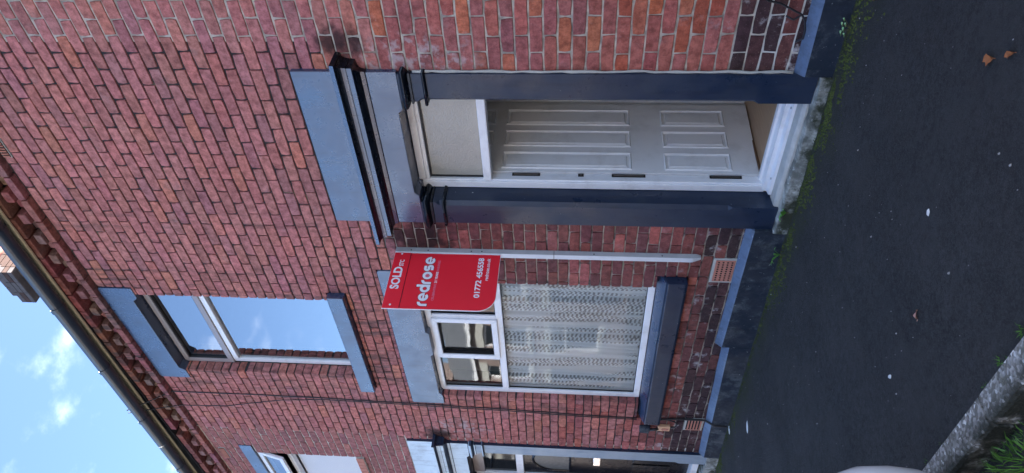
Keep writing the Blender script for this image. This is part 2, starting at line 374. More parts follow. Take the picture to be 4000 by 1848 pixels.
while x < 5:
    L = .905
    m = MB(); zt = .035
    prof = [(KY0, -.18), (KY0, zt-.008), (KY0-.006, zt), (KY1+.02, zt+.002), (KY1+.006, zt-.004), (KY1, zt-.02), (KY1, -.18)]
    if first is None:
        m.prism(prof, 0, L-.008, axis='X'); first = m.build('kerb_stone', M['kerb'], kb); o = first
    else:
        o = first.copy(); COL.objects.link(o)
    o.location = (x, 0, zp(x+.45, -2.15) - .03); o.rotation_euler = (0, -math.atan(.0206), random.uniform(-.003, .003)); x += L
sheet('pavement_opposite', -40, 30, -11.2, -9.6, lambda x, y: zp(x, -2.15)+.02, M['road'], 36, 2)

# ------------------------------------------------------------------ bricks
CH, BL, Z0 = .0822, .229, 1.404     # course height, brick pitch, a bed-joint level
J = .0105
TW = [.2195, .165, .105, .055]; TPL = {}
def template(w, h=.0727, d=.11):
    # ten-point outline with worn arrises, 48 triangles
    pts = [(0, 0), (w*.3, 0), (w*.7, 0), (w, 0), (w, h*.5), (w, h), (w*.68, h), (w*.33, h), (0, h), (0, h*.5)]
    e = lambda a=.0016: random.uniform(-a, a)
    o = []; inn = []; ch = random.uniform(.0018, .0034)
    cx, cz = w/2, h/2
    for i, (x, z) in enumerate(pts):
        x += e(); z += e(.0014)
        if i in (0, 3, 5, 8) and random.random() < .3: x += (cx-x)*.05; z += (cz-z)*.13
        o.append((x, .0038, z))
        inn.append((x + (ch if x < cx*.3 else -ch if x > w*.85 else 0), e(.0007), z + (ch if z < cz*.5 else -ch if z > cz*1.5 else 0)))
    bk = [(x, d, z) for x, y, z in o]
    n = len(pts); vs = inn + o + bk
    fs = [tuple(range(n))] + [(n+i, n+(i+1) % n, (i+1) % n, i) for i in range(n)] + [(2*n+i, 2*n+(i+1) % n, n+(i+1) % n, n+i) for i in range(n)]
    return vs, fs
for w in TW:
    TPL[w] = []
    for k in range(6):
        vs, fs = template(w); me = bpy.data.meshes.new('brick'); me.from_pydata(vs, [], fs)
        bm = bmesh.new(); bm.from_mesh(me); bmesh.ops.recalc_face_normals(bm, faces=bm.faces); bm.to_mesh(me); bm.free()
        me.materials.append(M['brick']); TPL[w].append((me, [tuple(v.co) for v in me.vertices], [tuple(p.vertices) for p in me.polygons]))
def lay(x0, x1, z0, z1, holes, ch=CH, phase=0., y=0., J=J):
    res = []; k = math.floor((z0-Z0)/ch)
    while Z0+k*ch < z1-.015:
        a, b = max(z0, Z0+k*ch), min(z1, Z0+(k+1)*ch); k += 1
        if b-a < .02: continue
        xs = sorted({x0, x1, *[min(max(v, x0), x1) for h in holes for v in h[:2]]}); segs = []
        for p, q in zip(xs, xs[1:]):
            if q-p < .004: continue
            lo, hi = a, b; c = (p+q)/2
            for h in holes:
                if h[0] < c < h[1] and h[2] < hi and h[3] > lo:
                    if h[2] <= lo+.012: lo = max(lo, h[3])
                    else: hi = min(hi, h[2])
            if hi-lo < .02: continue
            if segs and abs(segs[-1][1]-p) < 1e-6 and abs(segs[-1][2]-lo) < .004 and abs(segs[-1][3]-hi) < .004: segs[-1][1] = q
            else: segs.append([p, q, lo, hi])
        off = phase + (BL/2 if k % 2 else 0) + random.uniform(-.006, .006)
        for p, q, lo, hi in segs:
            cuts = [p]; n = math.floor((p-off)/BL)+1
            while off+n*BL < q: cuts.append(off+n*BL + random.uniform(-.004, .004)); n += 1
            cuts.append(q); i = 1
            while i < len(cuts)-1:
                if cuts[i]-cuts[i-1] < .04 or cuts[i+1]-cuts[i] < .04: cuts.pop(i)
                else: i += 1
            for s, t in zip(cuts, cuts[1:]):
                if t-s < .02: continue
                atl, atr = abs(s-p) < 1e-6, abs(t-q) < 1e-6
                res.append((s+(0 if atl and s > x0+.001 else J/2), t-(0 if atr and t < x1-.001 else J/2), lo+J/2, hi-J/2, y))
    return res
pal = {'up': [((.44, .170, .150), 8), ((.455, .172, .142), 3), ((.485, .178, .13), .8), ((.375, .152, .150), 2.0), ((.37, .15, .13), 1.2)],
       'rt': [((.36, .118, .105), 5), ((.39, .12, .095), 3), ((.31, .11, .105), 2.0), ((.45, .14, .08), .6)],
       'org': [((.37, .095, .058), 3), ((.43, .115, .055), .8), ((.32, .092, .078), 3)],
       'dk': [((.22, .075, .066), 3), ((.18, .066, .064), 2), ((.27, .086, .07), 1)],
       'bot': [((.055, .030, .032), 3), ((.085, .040, .040), 2), ((.14, .052, .046), 1)],
       'nb': [((.33, .13, .118), 4), ((.36, .145, .125), 2), ((.29, .12, .115), 2)]}
def tint(x, z, house):
    r = random.random()
    if house == 'right':
        k = 'bot' if z < .52+.1*r else 'org' if (.55 < z < 1.25 and r < .62) else 'rt' if z < 2.6 else 'up'
    elif house == 'left': k = 'bot' if z < .5 else 'nb'
    else:
        k = 'up'
        if z < .36 + .16*r: k = 'bot'
        elif z < .85 and r < .75: k = 'dk'
        elif x > -4.37 and z < 2.62: k = 'dk' if r < .8 else 'rt'
        elif z < 1.6 and r < .5: k = 'rt'
    ps = pal[k]; c = random.choices([p for p, _ in ps], [w for _, w in ps])[0]; g = random.uniform(.9, 1.1)
    return tuple(max(.01, v*g*random.uniform(.95, 1.05)) for v in c)
def put_bricks(house, specs, key):
    scored = []
    for s in specs:
        p = project(((s[0]+s[1])/2, s[4], (s[2]+s[3])/2)); sc = 0
        if p and -40 < p[0] < 4040 and -40 < p[1] < 1888: sc = (s[1]-s[0])*(s[3]-s[2])/p[2]**2
        scored.append((sc, s))
    scored.sort(key=lambda t: -t[0])
    V, F, C = [], [], []
    for i, (sc, s) in enumerate(scored):
        w, h = s[1]-s[0], s[3]-s[2]; tw = min(TW, key=lambda v: abs(v-w)); me, vs, fs = random.choice(TPL[tw])
        yj = s[4] + random.uniform(-.0018, .0018); sx, sz = w/tw, h/.0727; c = tint((s[0]+s[1])/2, (s[2]+s[3])/2, key)
        if len(s) > 5: c = s[5]
        if i < 300 and sc > 0:
            o = bpy.data.objects.new('brick', me); COL.objects.link(o); o.parent = house
            o.location = (s[0], yj, s[2]); o.scale = (sx, 1, sz); o.rotation_euler = (0, random.uniform(-.006, .006), random.uniform(-.004, .004)); o.color = (*c, 1)
        else:
            b = len(V); V += [(s[0]+x*sx, yj+y, s[2]+z*sz) for x, y, z in vs]; F += [tuple(b+k for k in f) for f in fs]; C += [(*c, 1)]*len(vs)
    if V:
        me = bpy.data.meshes.new('brick_courses'); me.from_pydata(V, [], F); me.materials.append(M['brick_m'])
        a = me.color_attributes.new('Col', 'FLOAT_COLOR', 'POINT'); a.data.foreach_set('color', [v for c in C for v in c])
        o = bpy.data.objects.new('brick_courses', me); COL.objects.link(o); o.parent = house; o['kind'] = 'stuff'
def wall_mesh(x0, x1, z0, z1, holes, y0=.0065, y1=.3):
    e = .006; hs = [(a-e, b+e, c-e, d+e) for a, b, c, d in holes]
    xs = sorted({x0, x1, *[min(max(v, x0), x1) for h in hs for v in h[:2]]}); zs = sorted({z0, z1, *[min(max(v, z0), z1) for h in hs for v in h[2:]]})
    m = MB(); inside = lambda x, z: x0 < x < x1 and z0 < z < z1 and not any(h[0] < x < h[1] and h[2] < z < h[3] for h in hs)
    for i in range(len(xs)-1):
        for j in range(len(zs)-1):
            a, b, c, d = xs[i], xs[i+1], zs[j], zs[j+1]; mx_, mz_ = (a+b)/2, (c+d)/2
            if not inside(mx_, mz_): continue
            m.add([(a, y0, c), (b, y0, c), (b, y0, d), (a, y0, d)], [(0, 1, 2, 3)])
            m.add([(a, y1, c), (b, y1, c), (b, y1, d), (a, y1, d)], [(3, 2, 1, 0)])
            for t, u, v in (((a-1e-4, mz_), (a, c), (a, d)), ((b+1e-4, mz_), (b, c), (b, d)), ((mx_, c-1e-4), (a, c), (b, c)), ((mx_, d+1e-4), (a, d), (b, d))):
                if not inside(*t): m.add([(u[0], y0, u[1]), (u[0], y1, u[1]), (v[0], y1, v[1]), (v[0], y0, v[1])], [(0, 1, 2, 3)])
    return m
XR, XL = -2.20, -6.95
ZT = 5.508
main = empty('terrace_house', (-4.6, .1, 0)); left = empty('terrace_house', (-9.3, .1, -.1)); right = empty('terrace_house', (.2, .1, .1))
tag(main, 'red brick terraced house with navy doorway, sold board and net-curtained window', 'house')
tag(left, 'red brick terraced house with pale blue doorway surround and black door', 'house')
tag(right, 'red brick terraced house with pale pointing, beyond the navy right-hand pilaster', 'house')
HOUSES = (main, left, right)
# openings x0,x1,z0,z1 : doorway surround, windows, lintels, sills, vents
DOOR = (-3.66, -2.40, -.3, 3.195)
GW = (-6.09, -4.37, .79, 2.705); GL = (-6.23, -4.24, 2.69, 3.01); GS = (-6.375, -4.235, .575, .80)
UW = (-5.81, -4.655, 3.49, 5.24); UL = (-5.94, -4.56, 5.225, 5.53); US = (-6.0, -4.555, 3.335, 3.495)
V1 = (-4.28, -4.01, .235, .415); V2 = (-6.555, -6.33, .15, .33); V3 = (-3.12, -2.9, 5.435, 5.50)
main_holes = [DOOR, GW, GL, GS, UW, UL, US, V1, V2, V3]
dxn = -4.62
NDOOR = (DOOR[0]+dxn, DOOR[1]+dxn, -.6, 3.195)
NW = (-8.72, -7.51, 3.85, 5.04); NL = (-8.86, -7.345, 5.04, 5.19); NV = (-7.67, -7.43, 5.385, 5.46)
left_holes = [NDOOR, NW, NL, NV]
# the doorway belongs to the dark-pointed house but the strip right of the pilaster is pale pointing below the cornice
RB = -2.404
def eaves(x0, x1):
    out_ = []; x = x0 + random.uniform(0, .1); n = 0
    L = .229
    while x < x1-.05:
        e = min(x+L, x1); c = tuple(v*random.uniform(.8, 1.1) for v in (.31, .13, .118))  # eaves tints darkened in place of deeper shade below the courses
        out_.append((x+.005, e-.005, 5.520, 5.580, -.05, c))
        c2 = tuple(v*random.uniform(.75, 1.1) for v in (.25, .092, .075))
        out_.append((min(x+.1, x1-.06)+.005, min(x+.1+L, x1)-.005, 5.664, 5.724, -.115, c2))
        for h in range(2):
            a = x+h*L/2
            if a+.1 < x1: out_.append((a+.007, a+L/2-.007, 5.590, 5.654, -.078 if h == 0 else -.012, tuple(v*random.uniform(.75, 1.15) for v in (.27, .125, .112))))
        x += L
    return out_
# one bond runs through the whole terrace; each brick goes to the house its centre lies in
allb = lay(-11.0, 1.2, -.3, ZT, main_holes + left_holes, phase=-2.275+10*BL, J=.0095)
sm, sl_, sr = eaves(XL, XR), eaves(-11.0, XL), eaves(XR, 1.2)
for q in allb:
    c = (q[0]+q[1])/2
    (sl_ if c < XL else sr if c > XR or (c > RB-.01 and q[3] < 3.0) else sm).append(q)
def parent_keep(o, p): o.parent = p; o.matrix_parent_inverse = Matrix.Translation(-p.location)
# bricks are laid in world coordinates; house empties carry an inverse so children stay put
for h in HOUSES: h['base'] = list(h.location)
put_bricks(main, sm, 'main'); put_bricks(left, sl_, 'left'); put_bricks(right, sr, 'right')
wall_mesh(XL, XR, -.5, 5.80, main_holes + [(RB, XR+.1, -.6, 2.98)], .010).build('wall', M['mortar_main'], main)
wall_mesh(-11.7, XL, -.6, 5.80, left_holes).build('wall', M['mortar_light'], left)
wr = wall_mesh(XR, 9.0, -.5, 5.80, []); wr.v += []
wr.build('wall', M['mortar_light'], right)
wall_mesh(RB, XR, -.5, 2.98, []).build('wall_return', M['mortar_light'], right)
MB().box(1.2, 9.0, -.004, .0064, -.3, 5.79).build('plain_brickwork', M['farbrick'], right)
# cement fillet between pilaster and pale pointed wall
m = MB(); pts_l = []; zc = .22
while zc < 2.5:
    pts_l.append((RB+random.uniform(.004, .014), random.uniform(-.006, -.012), zc)); zc += .06
m.tube(pts_l, [random.uniform(.006, .012) for _ in pts_l], 6); m.build('cement_fillet', M['cement'], right, True)

# ------------------------------------------------------------------ roofs, gutters, chimney
def roof(house, x0, x1, name='roof'):
    m = MB(); m.prism([(-.16, 5.90), (4.1, 8.75), (8.4, 5.86), (8.4, 5.80), (-.1, 5.85)], x0+.002, x1-.002, axis='X')
    m.build(name, M['slate_roof'], house)
    MB().box(x0+.004, x1-.004, 7.9, 8.2, -.4, 5.8).box(x0+.004, x0+.1, .31, 7.9, -.4, 5.8).box(x1-.1, x1-.004, .31, 7.9, -.4, 5.8).build('rear_wall', M['farbrick'], house)
roof(left, -11.7, XL); roof(main, XL, XR); roof(right, XR, 9.0)
gz = lambda x: .028*(-x-4.0)
def gutter(house, x0, x1):
    n = 12; yc, zc, r = -.207, 5.766, .065; sec = [(yc+r*math.cos(a), zc+r*math.sin(a)) for a in [math.pi + math.pi*i/n for i in range(n+1)]]
    sec2 = [(yc+(r-.004)*math.cos(a), zc+(r-.004)*math.sin(a)) for a in [2*math.pi - math.pi*i/n for i in range(n+1)]]
    def run(a, b, k, name, par):
        m = MB(); ring = [(yc+(y-yc)*k, zc+(z-zc)*k+(.0 if k == 1 else .002)) for y, z in sec+sec2]; c = len(ring)
        m.add([(a, y, z+gz(a)) for y, z in ring] + [(b, y, z+gz(b)) for y, z in ring], [(i, (i+1) % c, (i+1) % c + c, i+c) for i in range(c)] + [list(range(c)), list(range(2*c-1, c-1, -1))])
        return m.build(name, M['gutter'], par, False)
    g = run(x0, x1, 1, 'gutter', house)
    x = x0 + .5
    while x < x1-.1: run(x, x+.05, 1.1, 'gutter_bracket', g); x += .92
    m = MB()   # fascia board with pale lower edge, following the gutter's fall
    def bar(y0, y1, z0, z1, mi): m.add([(x0, y0, z0+gz(x0)), (x0, y1, z0+gz(x0)), (x0, y1, z1+gz(x0)), (x0, y0, z1+gz(x0)), (x1, y0, z0+gz(x1)), (x1, y1, z0+gz(x1)), (x1, y1, z1+gz(x1)), (x1, y0, z1+gz(x1))], [(0, 1, 2, 3), (7, 6, 5, 4), (0, 4, 5, 1), (1, 5, 6, 2), (2, 6, 7, 3), (3, 7, 4, 0)], mi)
    bar(-.141, -.128, 5.700, 5.86, 0); bar(-.1275, -.10, 5.728, 5.86, 1)
    m.build('fascia_board', [M['creamboard'], M['soffit']], house)
gutter(main, XL+.002, XR); gutter(left, -11.7, XL-.002); gutter(right, XR+.003, 6.0)
MB().box(XL, XR, -.127, .0, 5.727, 5.733).build('soffit', M['soffit'], main)
MB().box(-11.6, XL-.001, -.127, .0, 5.727, 5.733).build('soffit', M['soffit'], left)
# chimney of the left house: stack and two oversailing bands, brick by brick
ch = empty('chimney', (0, 0, 0), left)
def chim_course(x0, x1, y0, y1, z0, z1, k, shift):
    n = 3
    w = (x1-x0)/n
    for i in range(n):
        MB().box(x0+i*w+.005, x0+(i+1)*w-.005, y0, y0+.11, z0+.005, z1-.005).build('brick', M['terra_dark'] if random.random() < .8 else M['orange_brick'], ch)
    d = (y1-y0-.11)/4
    for i in range(4):
        MB().box(x1-.11, x1, y0+.11+i*d+.005, y0+.11+(i+1)*d-.005, z0+.005, z1-.005).build('brick', M['orange_brick'], ch)
    MB().box(x0+.012, x1-.012, y0+.012, y1, z0, z1).build('mortar_core', M['terra_dark'], ch)
zc = 8.0
while zc < 10.46:
    g = 0 if zc < 9.98 else .05 if zc < 10.05 else .10 if zc < 10.27 else .03
    chim_course(-8.62-g, -8.02+g*.5, 3.05-g, 3.95+g, zc, zc+.0822, 0, 0); zc += .0824
for px in (-8.45, -8.17):
    m = MB(); m.tube([(px, 3.5, 10.45), (px, 3.5, 10.62), (px, 3.5, 10.8), (px, 3.5, 10.83), (px, 3.5, 10.88)], [.13, .12, .11, .135, .135], 16); m.build('chimney_pot', M['terracotta'], left, True)

# ------------------------------------------------------------------ door surrounds
def chamfered_pilaster(m, x0, x1, inner, zb, zt, yf=-.03, yb=.14, mi=0):
    # square at foot and head, chamfered inner arris between
    c = .026; za, zb2 = zb+.30, zt-.10
    xi, xo = (x1, x0) if inner == 'r' else (x0, x1); s = -1 if inner == 'r' else 1
    def ring(z, k): return [(xo, yb, z), (xo, yf, z), (xi+s*k, yf, z), (xi, yf+k, z), (xi, yb, z)]
    rs = [ring(zb, .0005), ring(za, .0005), ring(za+.03, c), ring(zb2-.03, c), ring(zb2, .0005), ring(zt, .0005)]
    vs = [p for r in rs for p in r]; fs = [(5*i+k, 5*i+(k+1) % 5, 5*i+5+(k+1) % 5, 5*i+5+k) for i in range(5) for k in range(5)] + [(0, 1, 2, 3, 4), (25, 26, 27, 28, 29)]
    m.add(vs, fs, mi)
def doorway(house, dx, front, side, pil, pils, zb, trim=None):
    trim = trim or front
    two = front is not side
    def fin(o):
        if two:
            for p in o.data.polygons:
                if p.normal.x > .5 or abs(p.normal.z) > .5 and p.normal.z < 0: p.material_index = 1
        return o
    def mv(m): m.v = [(x+dx, y, z) for x, y, z in m.v]; return m
    for (x0, x1, inn) in ((-3.66, -3.46, 'r'), (-2.60, -2.40, 'l')):
        m = MB(); chamfered_pilaster(m, x0, x1, inn, zb, 2.535); o = fin(mv(m).build('pilaster', [pil, pils], house, bevel=.004))
        # capital: torus, fillet, neck, astragal
        m = MB(); pr = [(.001, 2.472)] + [(.006+.030*math.sin(math.pi*i/8)**.8, 2.474+.052*i/8) for i in range(1, 8)] + [(.001, 2.528)]
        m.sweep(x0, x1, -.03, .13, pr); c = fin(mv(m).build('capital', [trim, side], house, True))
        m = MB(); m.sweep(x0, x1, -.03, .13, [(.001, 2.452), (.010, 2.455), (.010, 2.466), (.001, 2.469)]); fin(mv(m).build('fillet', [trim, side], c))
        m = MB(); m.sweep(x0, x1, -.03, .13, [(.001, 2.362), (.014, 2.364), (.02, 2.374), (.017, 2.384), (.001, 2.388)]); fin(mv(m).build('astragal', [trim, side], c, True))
    m = MB(); m.prism([(-3.664, 2.5365), (-3.40, 2.5365), (-3.37, 2.566), (-2.69, 2.566), (-2.66, 2.5365), (-2.386, 2.5365), (-2.386, 2.735), (-3.664, 2.735)], -.032, .2)
    fin(mv(m).build('frieze', [front, side], house, bevel=.004))
    pr = [(.0, 2.905), (.118, 2.892), (.120, 2.866), (.112, 2.862)] + [(.112-.034*math.sin(a), 2.862-.05*(1-math.cos(a))) for a in [math.pi/2*i/6 for i in range(1, 7)]]
    pr += [(.072, 2.811), (.072, 2.780), (.062, 2.778)] + [(.062-.055*math.sin(a), 2.778-.038*(1-math.cos(a))) for a in [math.pi/2*i/5 for i in range(1, 6)]] + [(.004, 2.728), (.0, 2.722)]
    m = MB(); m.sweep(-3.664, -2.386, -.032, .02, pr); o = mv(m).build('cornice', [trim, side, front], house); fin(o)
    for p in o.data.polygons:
        if p.normal.y < -.93 and p.center.z < 2.90: p.material_index = 2   # flat fascias keep the slab's colour; the rest carries painted shade
    m = MB(); m.box(-3.664, -2.384, -.030, .2, 2.905, 3.193); fin(mv(m).build('blocking_slab', [front, side], house, bevel=.005))
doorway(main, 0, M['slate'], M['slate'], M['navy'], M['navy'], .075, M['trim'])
doorway(left, dxn, M['pale'], M['navy'], M['palepil'], M['navy'], -.0)
# step and stone base of the main doorway
def rough_box(name, mat, par, x0, x1, y0, y1, z0, z1, n=14, amp=.006, tilt=0.):
    m = MB(); vs = []; rows = [(y0, z0), (y0-.004, (z0+z1)/2), (y0+.004, z1-.008), (y0+.014, z1), (y1, z1+.006), (y1, z0)]
    for i in range(n+1):
        x = x0+(x1-x0)*i/n
        for j, (y, z) in enumerate(rows):
            e = amp if j < 4 else amp*.3
            vs.append((x, y+random.uniform(-e, e), z+(random.uniform(-e, e) if j else 0)+tilt*(x-x0)))
    k = len(rows); fs = [(i*k+j, i*k+(j+1) % k, (i+1)*k+(j+1) % k, (i+1)*k+j) for i in range(n) for j in range(k)] + [list(range(k)), [n*k+j for j in range(k)]]
    m.add(vs, fs); return m.build(name, mat, par)
rough_box('doorstep', M['stone'], main, -3.665, -2.40, -.075, .16, -.12, .072, 22, .007)
rough_box('threshold_stone', M['palestone'], main, -3.46, -2.60, -.012, .16, .06, .108, 12, .003)
# door frame, glazed fanlight, open panelled door, hall
def frame_bar(m, a, b, c, d, y0, y1): m.box(a, b, y0, y1, c, d)
fr = empty('door_frame', (0, 0, 0), main)
yf, yb = .14, .21
m = MB(); m.box(-3.458, -3.385, yf, yb, .12, 2.56); m.box(-3.455, -3.40, yf-.012, yf-.0005, .15, 2.54); m.build('jamb', M['upvc'], fr, bevel=.004)
m = MB(); m.box(-2.66, -2.602, yf, yb, .12, 2.56); m.build('jamb', M['upvc'], fr, bevel=.004)
m = MB(); m.box(-3.3845, -2.6605, yf+.002, yb, 2.485, 2.56); m.box(-3.3845, -2.6605, yf-.012, yf+.0015, 2.51, 2.56); m.build('frame_head', M['upvc'], fr, bevel=.004)
m = MB(); m.box(-3.3845, -2.6605, yf-.014, yb, 2.04, 2.098); m.build('transom', M['upvc'], fr, bevel=.006)
m = MB(); m.prism([(.075, .112), (.075, .132), (.115, .140), (.118, .165), (.17, .172), (.173, .188), (.21, .188), (.21, .112)], -3.43, -2.602, axis='X'); m.build('threshold_sill', M['upvc'], fr)
for sx in (-3.30, -2.72): m = MB(); m.tube([(sx, .095, .1365), (sx, .095, .138)], .008, 10); m.build('drain_cap', M['steel'], fr)
m = MB(); m.box(-3.3845, -2.6605, .170, .176, 2.0985, 2.4845); g_ = m.build('fanlight_glass', M['obscured'], fr)
m = MB(); m.box(-3.3842, -3.374, .160, .1695, 2.099, 2.484); m.box(-3.3738, -2.662, .160, .1695, 2.472, 2.484); m.build('gasket', M['rubber'], fr)
dr = empty('front_door', (-3.40, .215, .18), main)
def door_panel(m, y0, y1, z0, z1):
    # moulded raised panel on the face x = 0 (faces +x)
    rg = [(0, .0), (.008, .009), (.016, -.010), (.026, -.011), (.040, .004)]
    for (i0, h0), (i1, h1) in zip(rg, rg[1:]):
        a = [(h0, y0+i0, z0+i0), (h0, y1-i0, z0+i0), (h0, y1-i0, z1-i0), (h0, y0+i0, z1-i0)]; b = [(h1, y0+i1, z0+i1), (h1, y1-i1, z0+i1), (h1, y1-i1, z1-i1), (h1, y0+i1, z1-i1)]
        m.add(a+b, [(k, (k+1) % 4, (k+1) % 4+4, k+4) for k in range(4)])
    i1, h1 = rg[-1]; m.add([(h1, y0+i1, z0+i1), (h1, y1-i1, z0+i1), (h1, y1-i1, z1-i1), (h1, y0+i1, z1-i1)], [(0, 1, 2, 3)])
# face built round the panels
cols = [(.03, .205), (.265, .44), (.50, .68)]; rows = [(.182, .65), (.878, 1.81), (1.888, 2.12)]; DW, DH = .75, 2.22
def door_leaf(par, mat):
    ys = sorted({0, DW, *[v for c in cols for v in c]}); zs = sorted({0, DH, *[v for c in rows for v in c]}); m = MB()
    for a, b in zip(ys, ys[1:]):
        for c, d in zip(zs, zs[1:]):
            if any(p[0] <= a and b <= p[1] for p in cols) and any(p[0] <= c and d <= p[1] for p in rows): continue
            m.add([(0, a, c), (0, b, c), (0, b, d), (0, a, d)], [(0, 1, 2, 3)])
    m.box(-.045, -.0065, 0, DW, 0, DH); m.add([(0, 0, 0), (0, 0, DH), (-.01, 0, DH), (-.01, 0, 0)], [(0, 1, 2, 3)])
    m.build('door_leaf', mat, par)
    for c in cols:
        for r in rows: q = MB(); door_panel(q, c[0], c[1], r[0], r[1]); q.build('door_panel', mat, par)
door_leaf(dr, M['doorw']); dr.rotation_euler = (0, 0, -R(3.2)); dr.location = (-3.372, .213, .175)
for z0, z1 in ((1.70, 1.90), (1.392, 1.432), (.961, 1.196), (.30, .52)):
    m = MB(); m.box(-3.384, -3.380, .178, .209, z0, z1); m.box(-3.3795, -3.374, .186, .2, z0+.012, z1-.012, 1); m.build('hinge', [M['rubber'], M['steel']], fr, bevel=.003)
m = MB(); m.box(-3.56, -2.5, .2105, 3.0, .10, .165); m.build('hall_floor', M['wood'], main)
m = MB(); m.box(-3.62, -3.56, .3, 3.0, .1, 2.6); m.box(-2.5, -2.44, .3, 3.0, .1, 2.6); m.box(-3.62, -2.44, 3.0, 3.05, .1, 2.6); m.box(-3.62, -2.44, .3, 3.05, 2.6, 2.65); m.build('hall_wall', M['cream'], main)
m = MB(); m.box(-3.40, -3.345, .985, 1.0, .166, 2.45); m.box(-3.40, -3.357, 1.0005, 1.03, .166, 2.45); m.box(-3.40, -3.340, 1.0305, 1.05, .166, 2.45); m.box(-3.40, -3.35, 1.0505, 1.10, .166, 2.45); m.build('hall_architrave', M['doorw'], main, bevel=.003)
m = MB(); m.box(-3.366, -3.352, .225, .98, .1655, .182); m.build('door_foot_strip', M['browndark'], main, bevel=.003)  # thin dark brown strip along the bottom edge of the door
# neighbour's black door
nf = empty('door_frame', (0, 0, 0), left)
def nb(*a): return MB().box(*a)
nb(-8.08, -8.00, yf, yb, .02, 2.56).build('jamb', M['upvc'], nf, bevel=.004); nb(-7.30, -7.222, yf, yb, .02, 2.56).build('jamb', M['upvc'], nf, bevel=.004)
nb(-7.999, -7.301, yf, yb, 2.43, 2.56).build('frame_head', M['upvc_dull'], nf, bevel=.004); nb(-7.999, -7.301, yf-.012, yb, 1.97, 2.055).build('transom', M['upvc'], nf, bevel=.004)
nb(-7.999, -7.301, .165, .17, 2.056, 2.429).build('fanlight_glass', M['carglass'], nf); nb(-8.06, -7.222, .06, yb, .05, .12).build('threshold_sill', M['upvc'], nf, bevel=.004)
nd = empty('front_door', (-7.65, .16, .12), left)
MB().box(-.348, .348, 0, .05, 0, 1.845).build('door_leaf', M['black'], nd, bevel=.004)
m = MB(); arc = [(-.24, 1.32)] + [(-.24*math.cos(a), 1.5+.24*math.sin(a)) for a in [math.pi*i/14 for i in range(15)]] + [(.24, 1.32)]
m.prism(arc, -.004, .002); p_ = m.build('door_glass', M['nbglass'], nd)
m = MB(); m.tube([(a, -.006, b) for a, b in arc+[arc[0]]], .014, 6); m.build('glazing_bead', M['black'], nd)
for a, b in ((-.24, -.02), (.02, .24)):
    m = MB(); m.box(a, b, -.012, -.0005, .2, .62); m.build('door_panel', M['black'], nd, bevel=.005)
m = MB(); m.box(-.08, .14, -.014, -.0005, .98, 1.06); m.build('letter_plate', M['chrome'], nd, bevel=.004)
m = MB(); m.tube([(.27, -.002, 1.32), (.27, -.05, 1.32), (.27, -.06, 1.32)], [.012, .014, .03], 14); m.tube([(.27, -.06, 1.27), (.27, -.06, 1.37)], .018, 14); m.build('door_knocker', M['chrome'], nd)
rough_box('doorstep', M['stone'], left, -8.28, -7.02, -.06, .1, -.25, .03, 16, .006)
# white jamb strip of the neighbour's foot
# ------------------------------------------------------------------ lintels, sills, plinths
def corbel_lintel(x0, x1, zb, zt, end, rise, drop=None):
    p = [(x0, zb), (x0+end*.72, zb), (x0+end*.86, zb+rise*.35), (x0+end, zb+rise)]
    if drop: p += [(drop[0]-.02, zb+rise), (drop[0], zb+rise-.026), (drop[0]+.012, zb+rise-.026), (drop[1]-.012, zb+rise-.026), (drop[1], zb+rise-.026), (drop[1]+.02, zb+rise)]
    p += [(x1-end, zb+rise), (x1-end*.86, zb+rise*.35), (x1-end*.72, zb), (x1, zb), (x1, zt-.012), (x1-.02, zt), (x0+.02, zt), (x0, zt-.012)]
    return p
m = MB(); m.prism(corbel_lintel(-6.228, -4.242, 2.69, 3.008, .19, .03, (-5.39, -5.07)), -.012, .12); m.build('window_lintel', M['slate'], main, bevel=.003)
m = MB(); m.prism(corbel_lintel(-5.938, -4.562, 5.205, 5.512, .17, .05), -.012, .16); m.build('window_lintel', M['slate'], main, bevel=.003)
m = MB(); m.prism([(-8.858, 5.042), (-7.347, 5.042), (-7.347, 5.188), (-8.858, 5.188)], -.008, .12); m.build('window_lintel', M['slate'], left, bevel=.003)
m = MB(); m.prism([(-.062, .58), (-.07, .60), (-.07, .728), (-.055, .735), (.06, .788), (.2, .795), (.2, .58)], -6.372, -4.24, axis='X'); m.build('window_sill', [M['navy']], main, bevel=.005)
m = MB(); m.prism([(-.05, .7385), (-.052, .7405), (.058, .7925), (.058, .789)], -6.36, -4.252, axis='X'); m.build('sill_top_sheen', M['slate'], main)  # lighter sheet paints sky sheen on the sill's sloping top
m = MB(); m.prism([(-.055, 3.338), (-.06, 3.345), (-.06, 3.475), (-.05, 3.482), (.15, 3.494), (.15, 3.338)], -5.998, -4.557, axis='X'); m.build('window_sill', M['slate'], main, bevel=.004)
xs_ = -8.74
for i in range(16):
    MB().box(xs_+i*.078+.004, xs_+(i+1)*.078-.004, -.03, .1, 3.765, 3.85).build('sill_tile', M['terracotta'], left, bevel=.003)
MB().box(-8.735, -7.49, -.024, .1, 3.758, 3.846).build('sill_bed', M['mortar_light'], left)
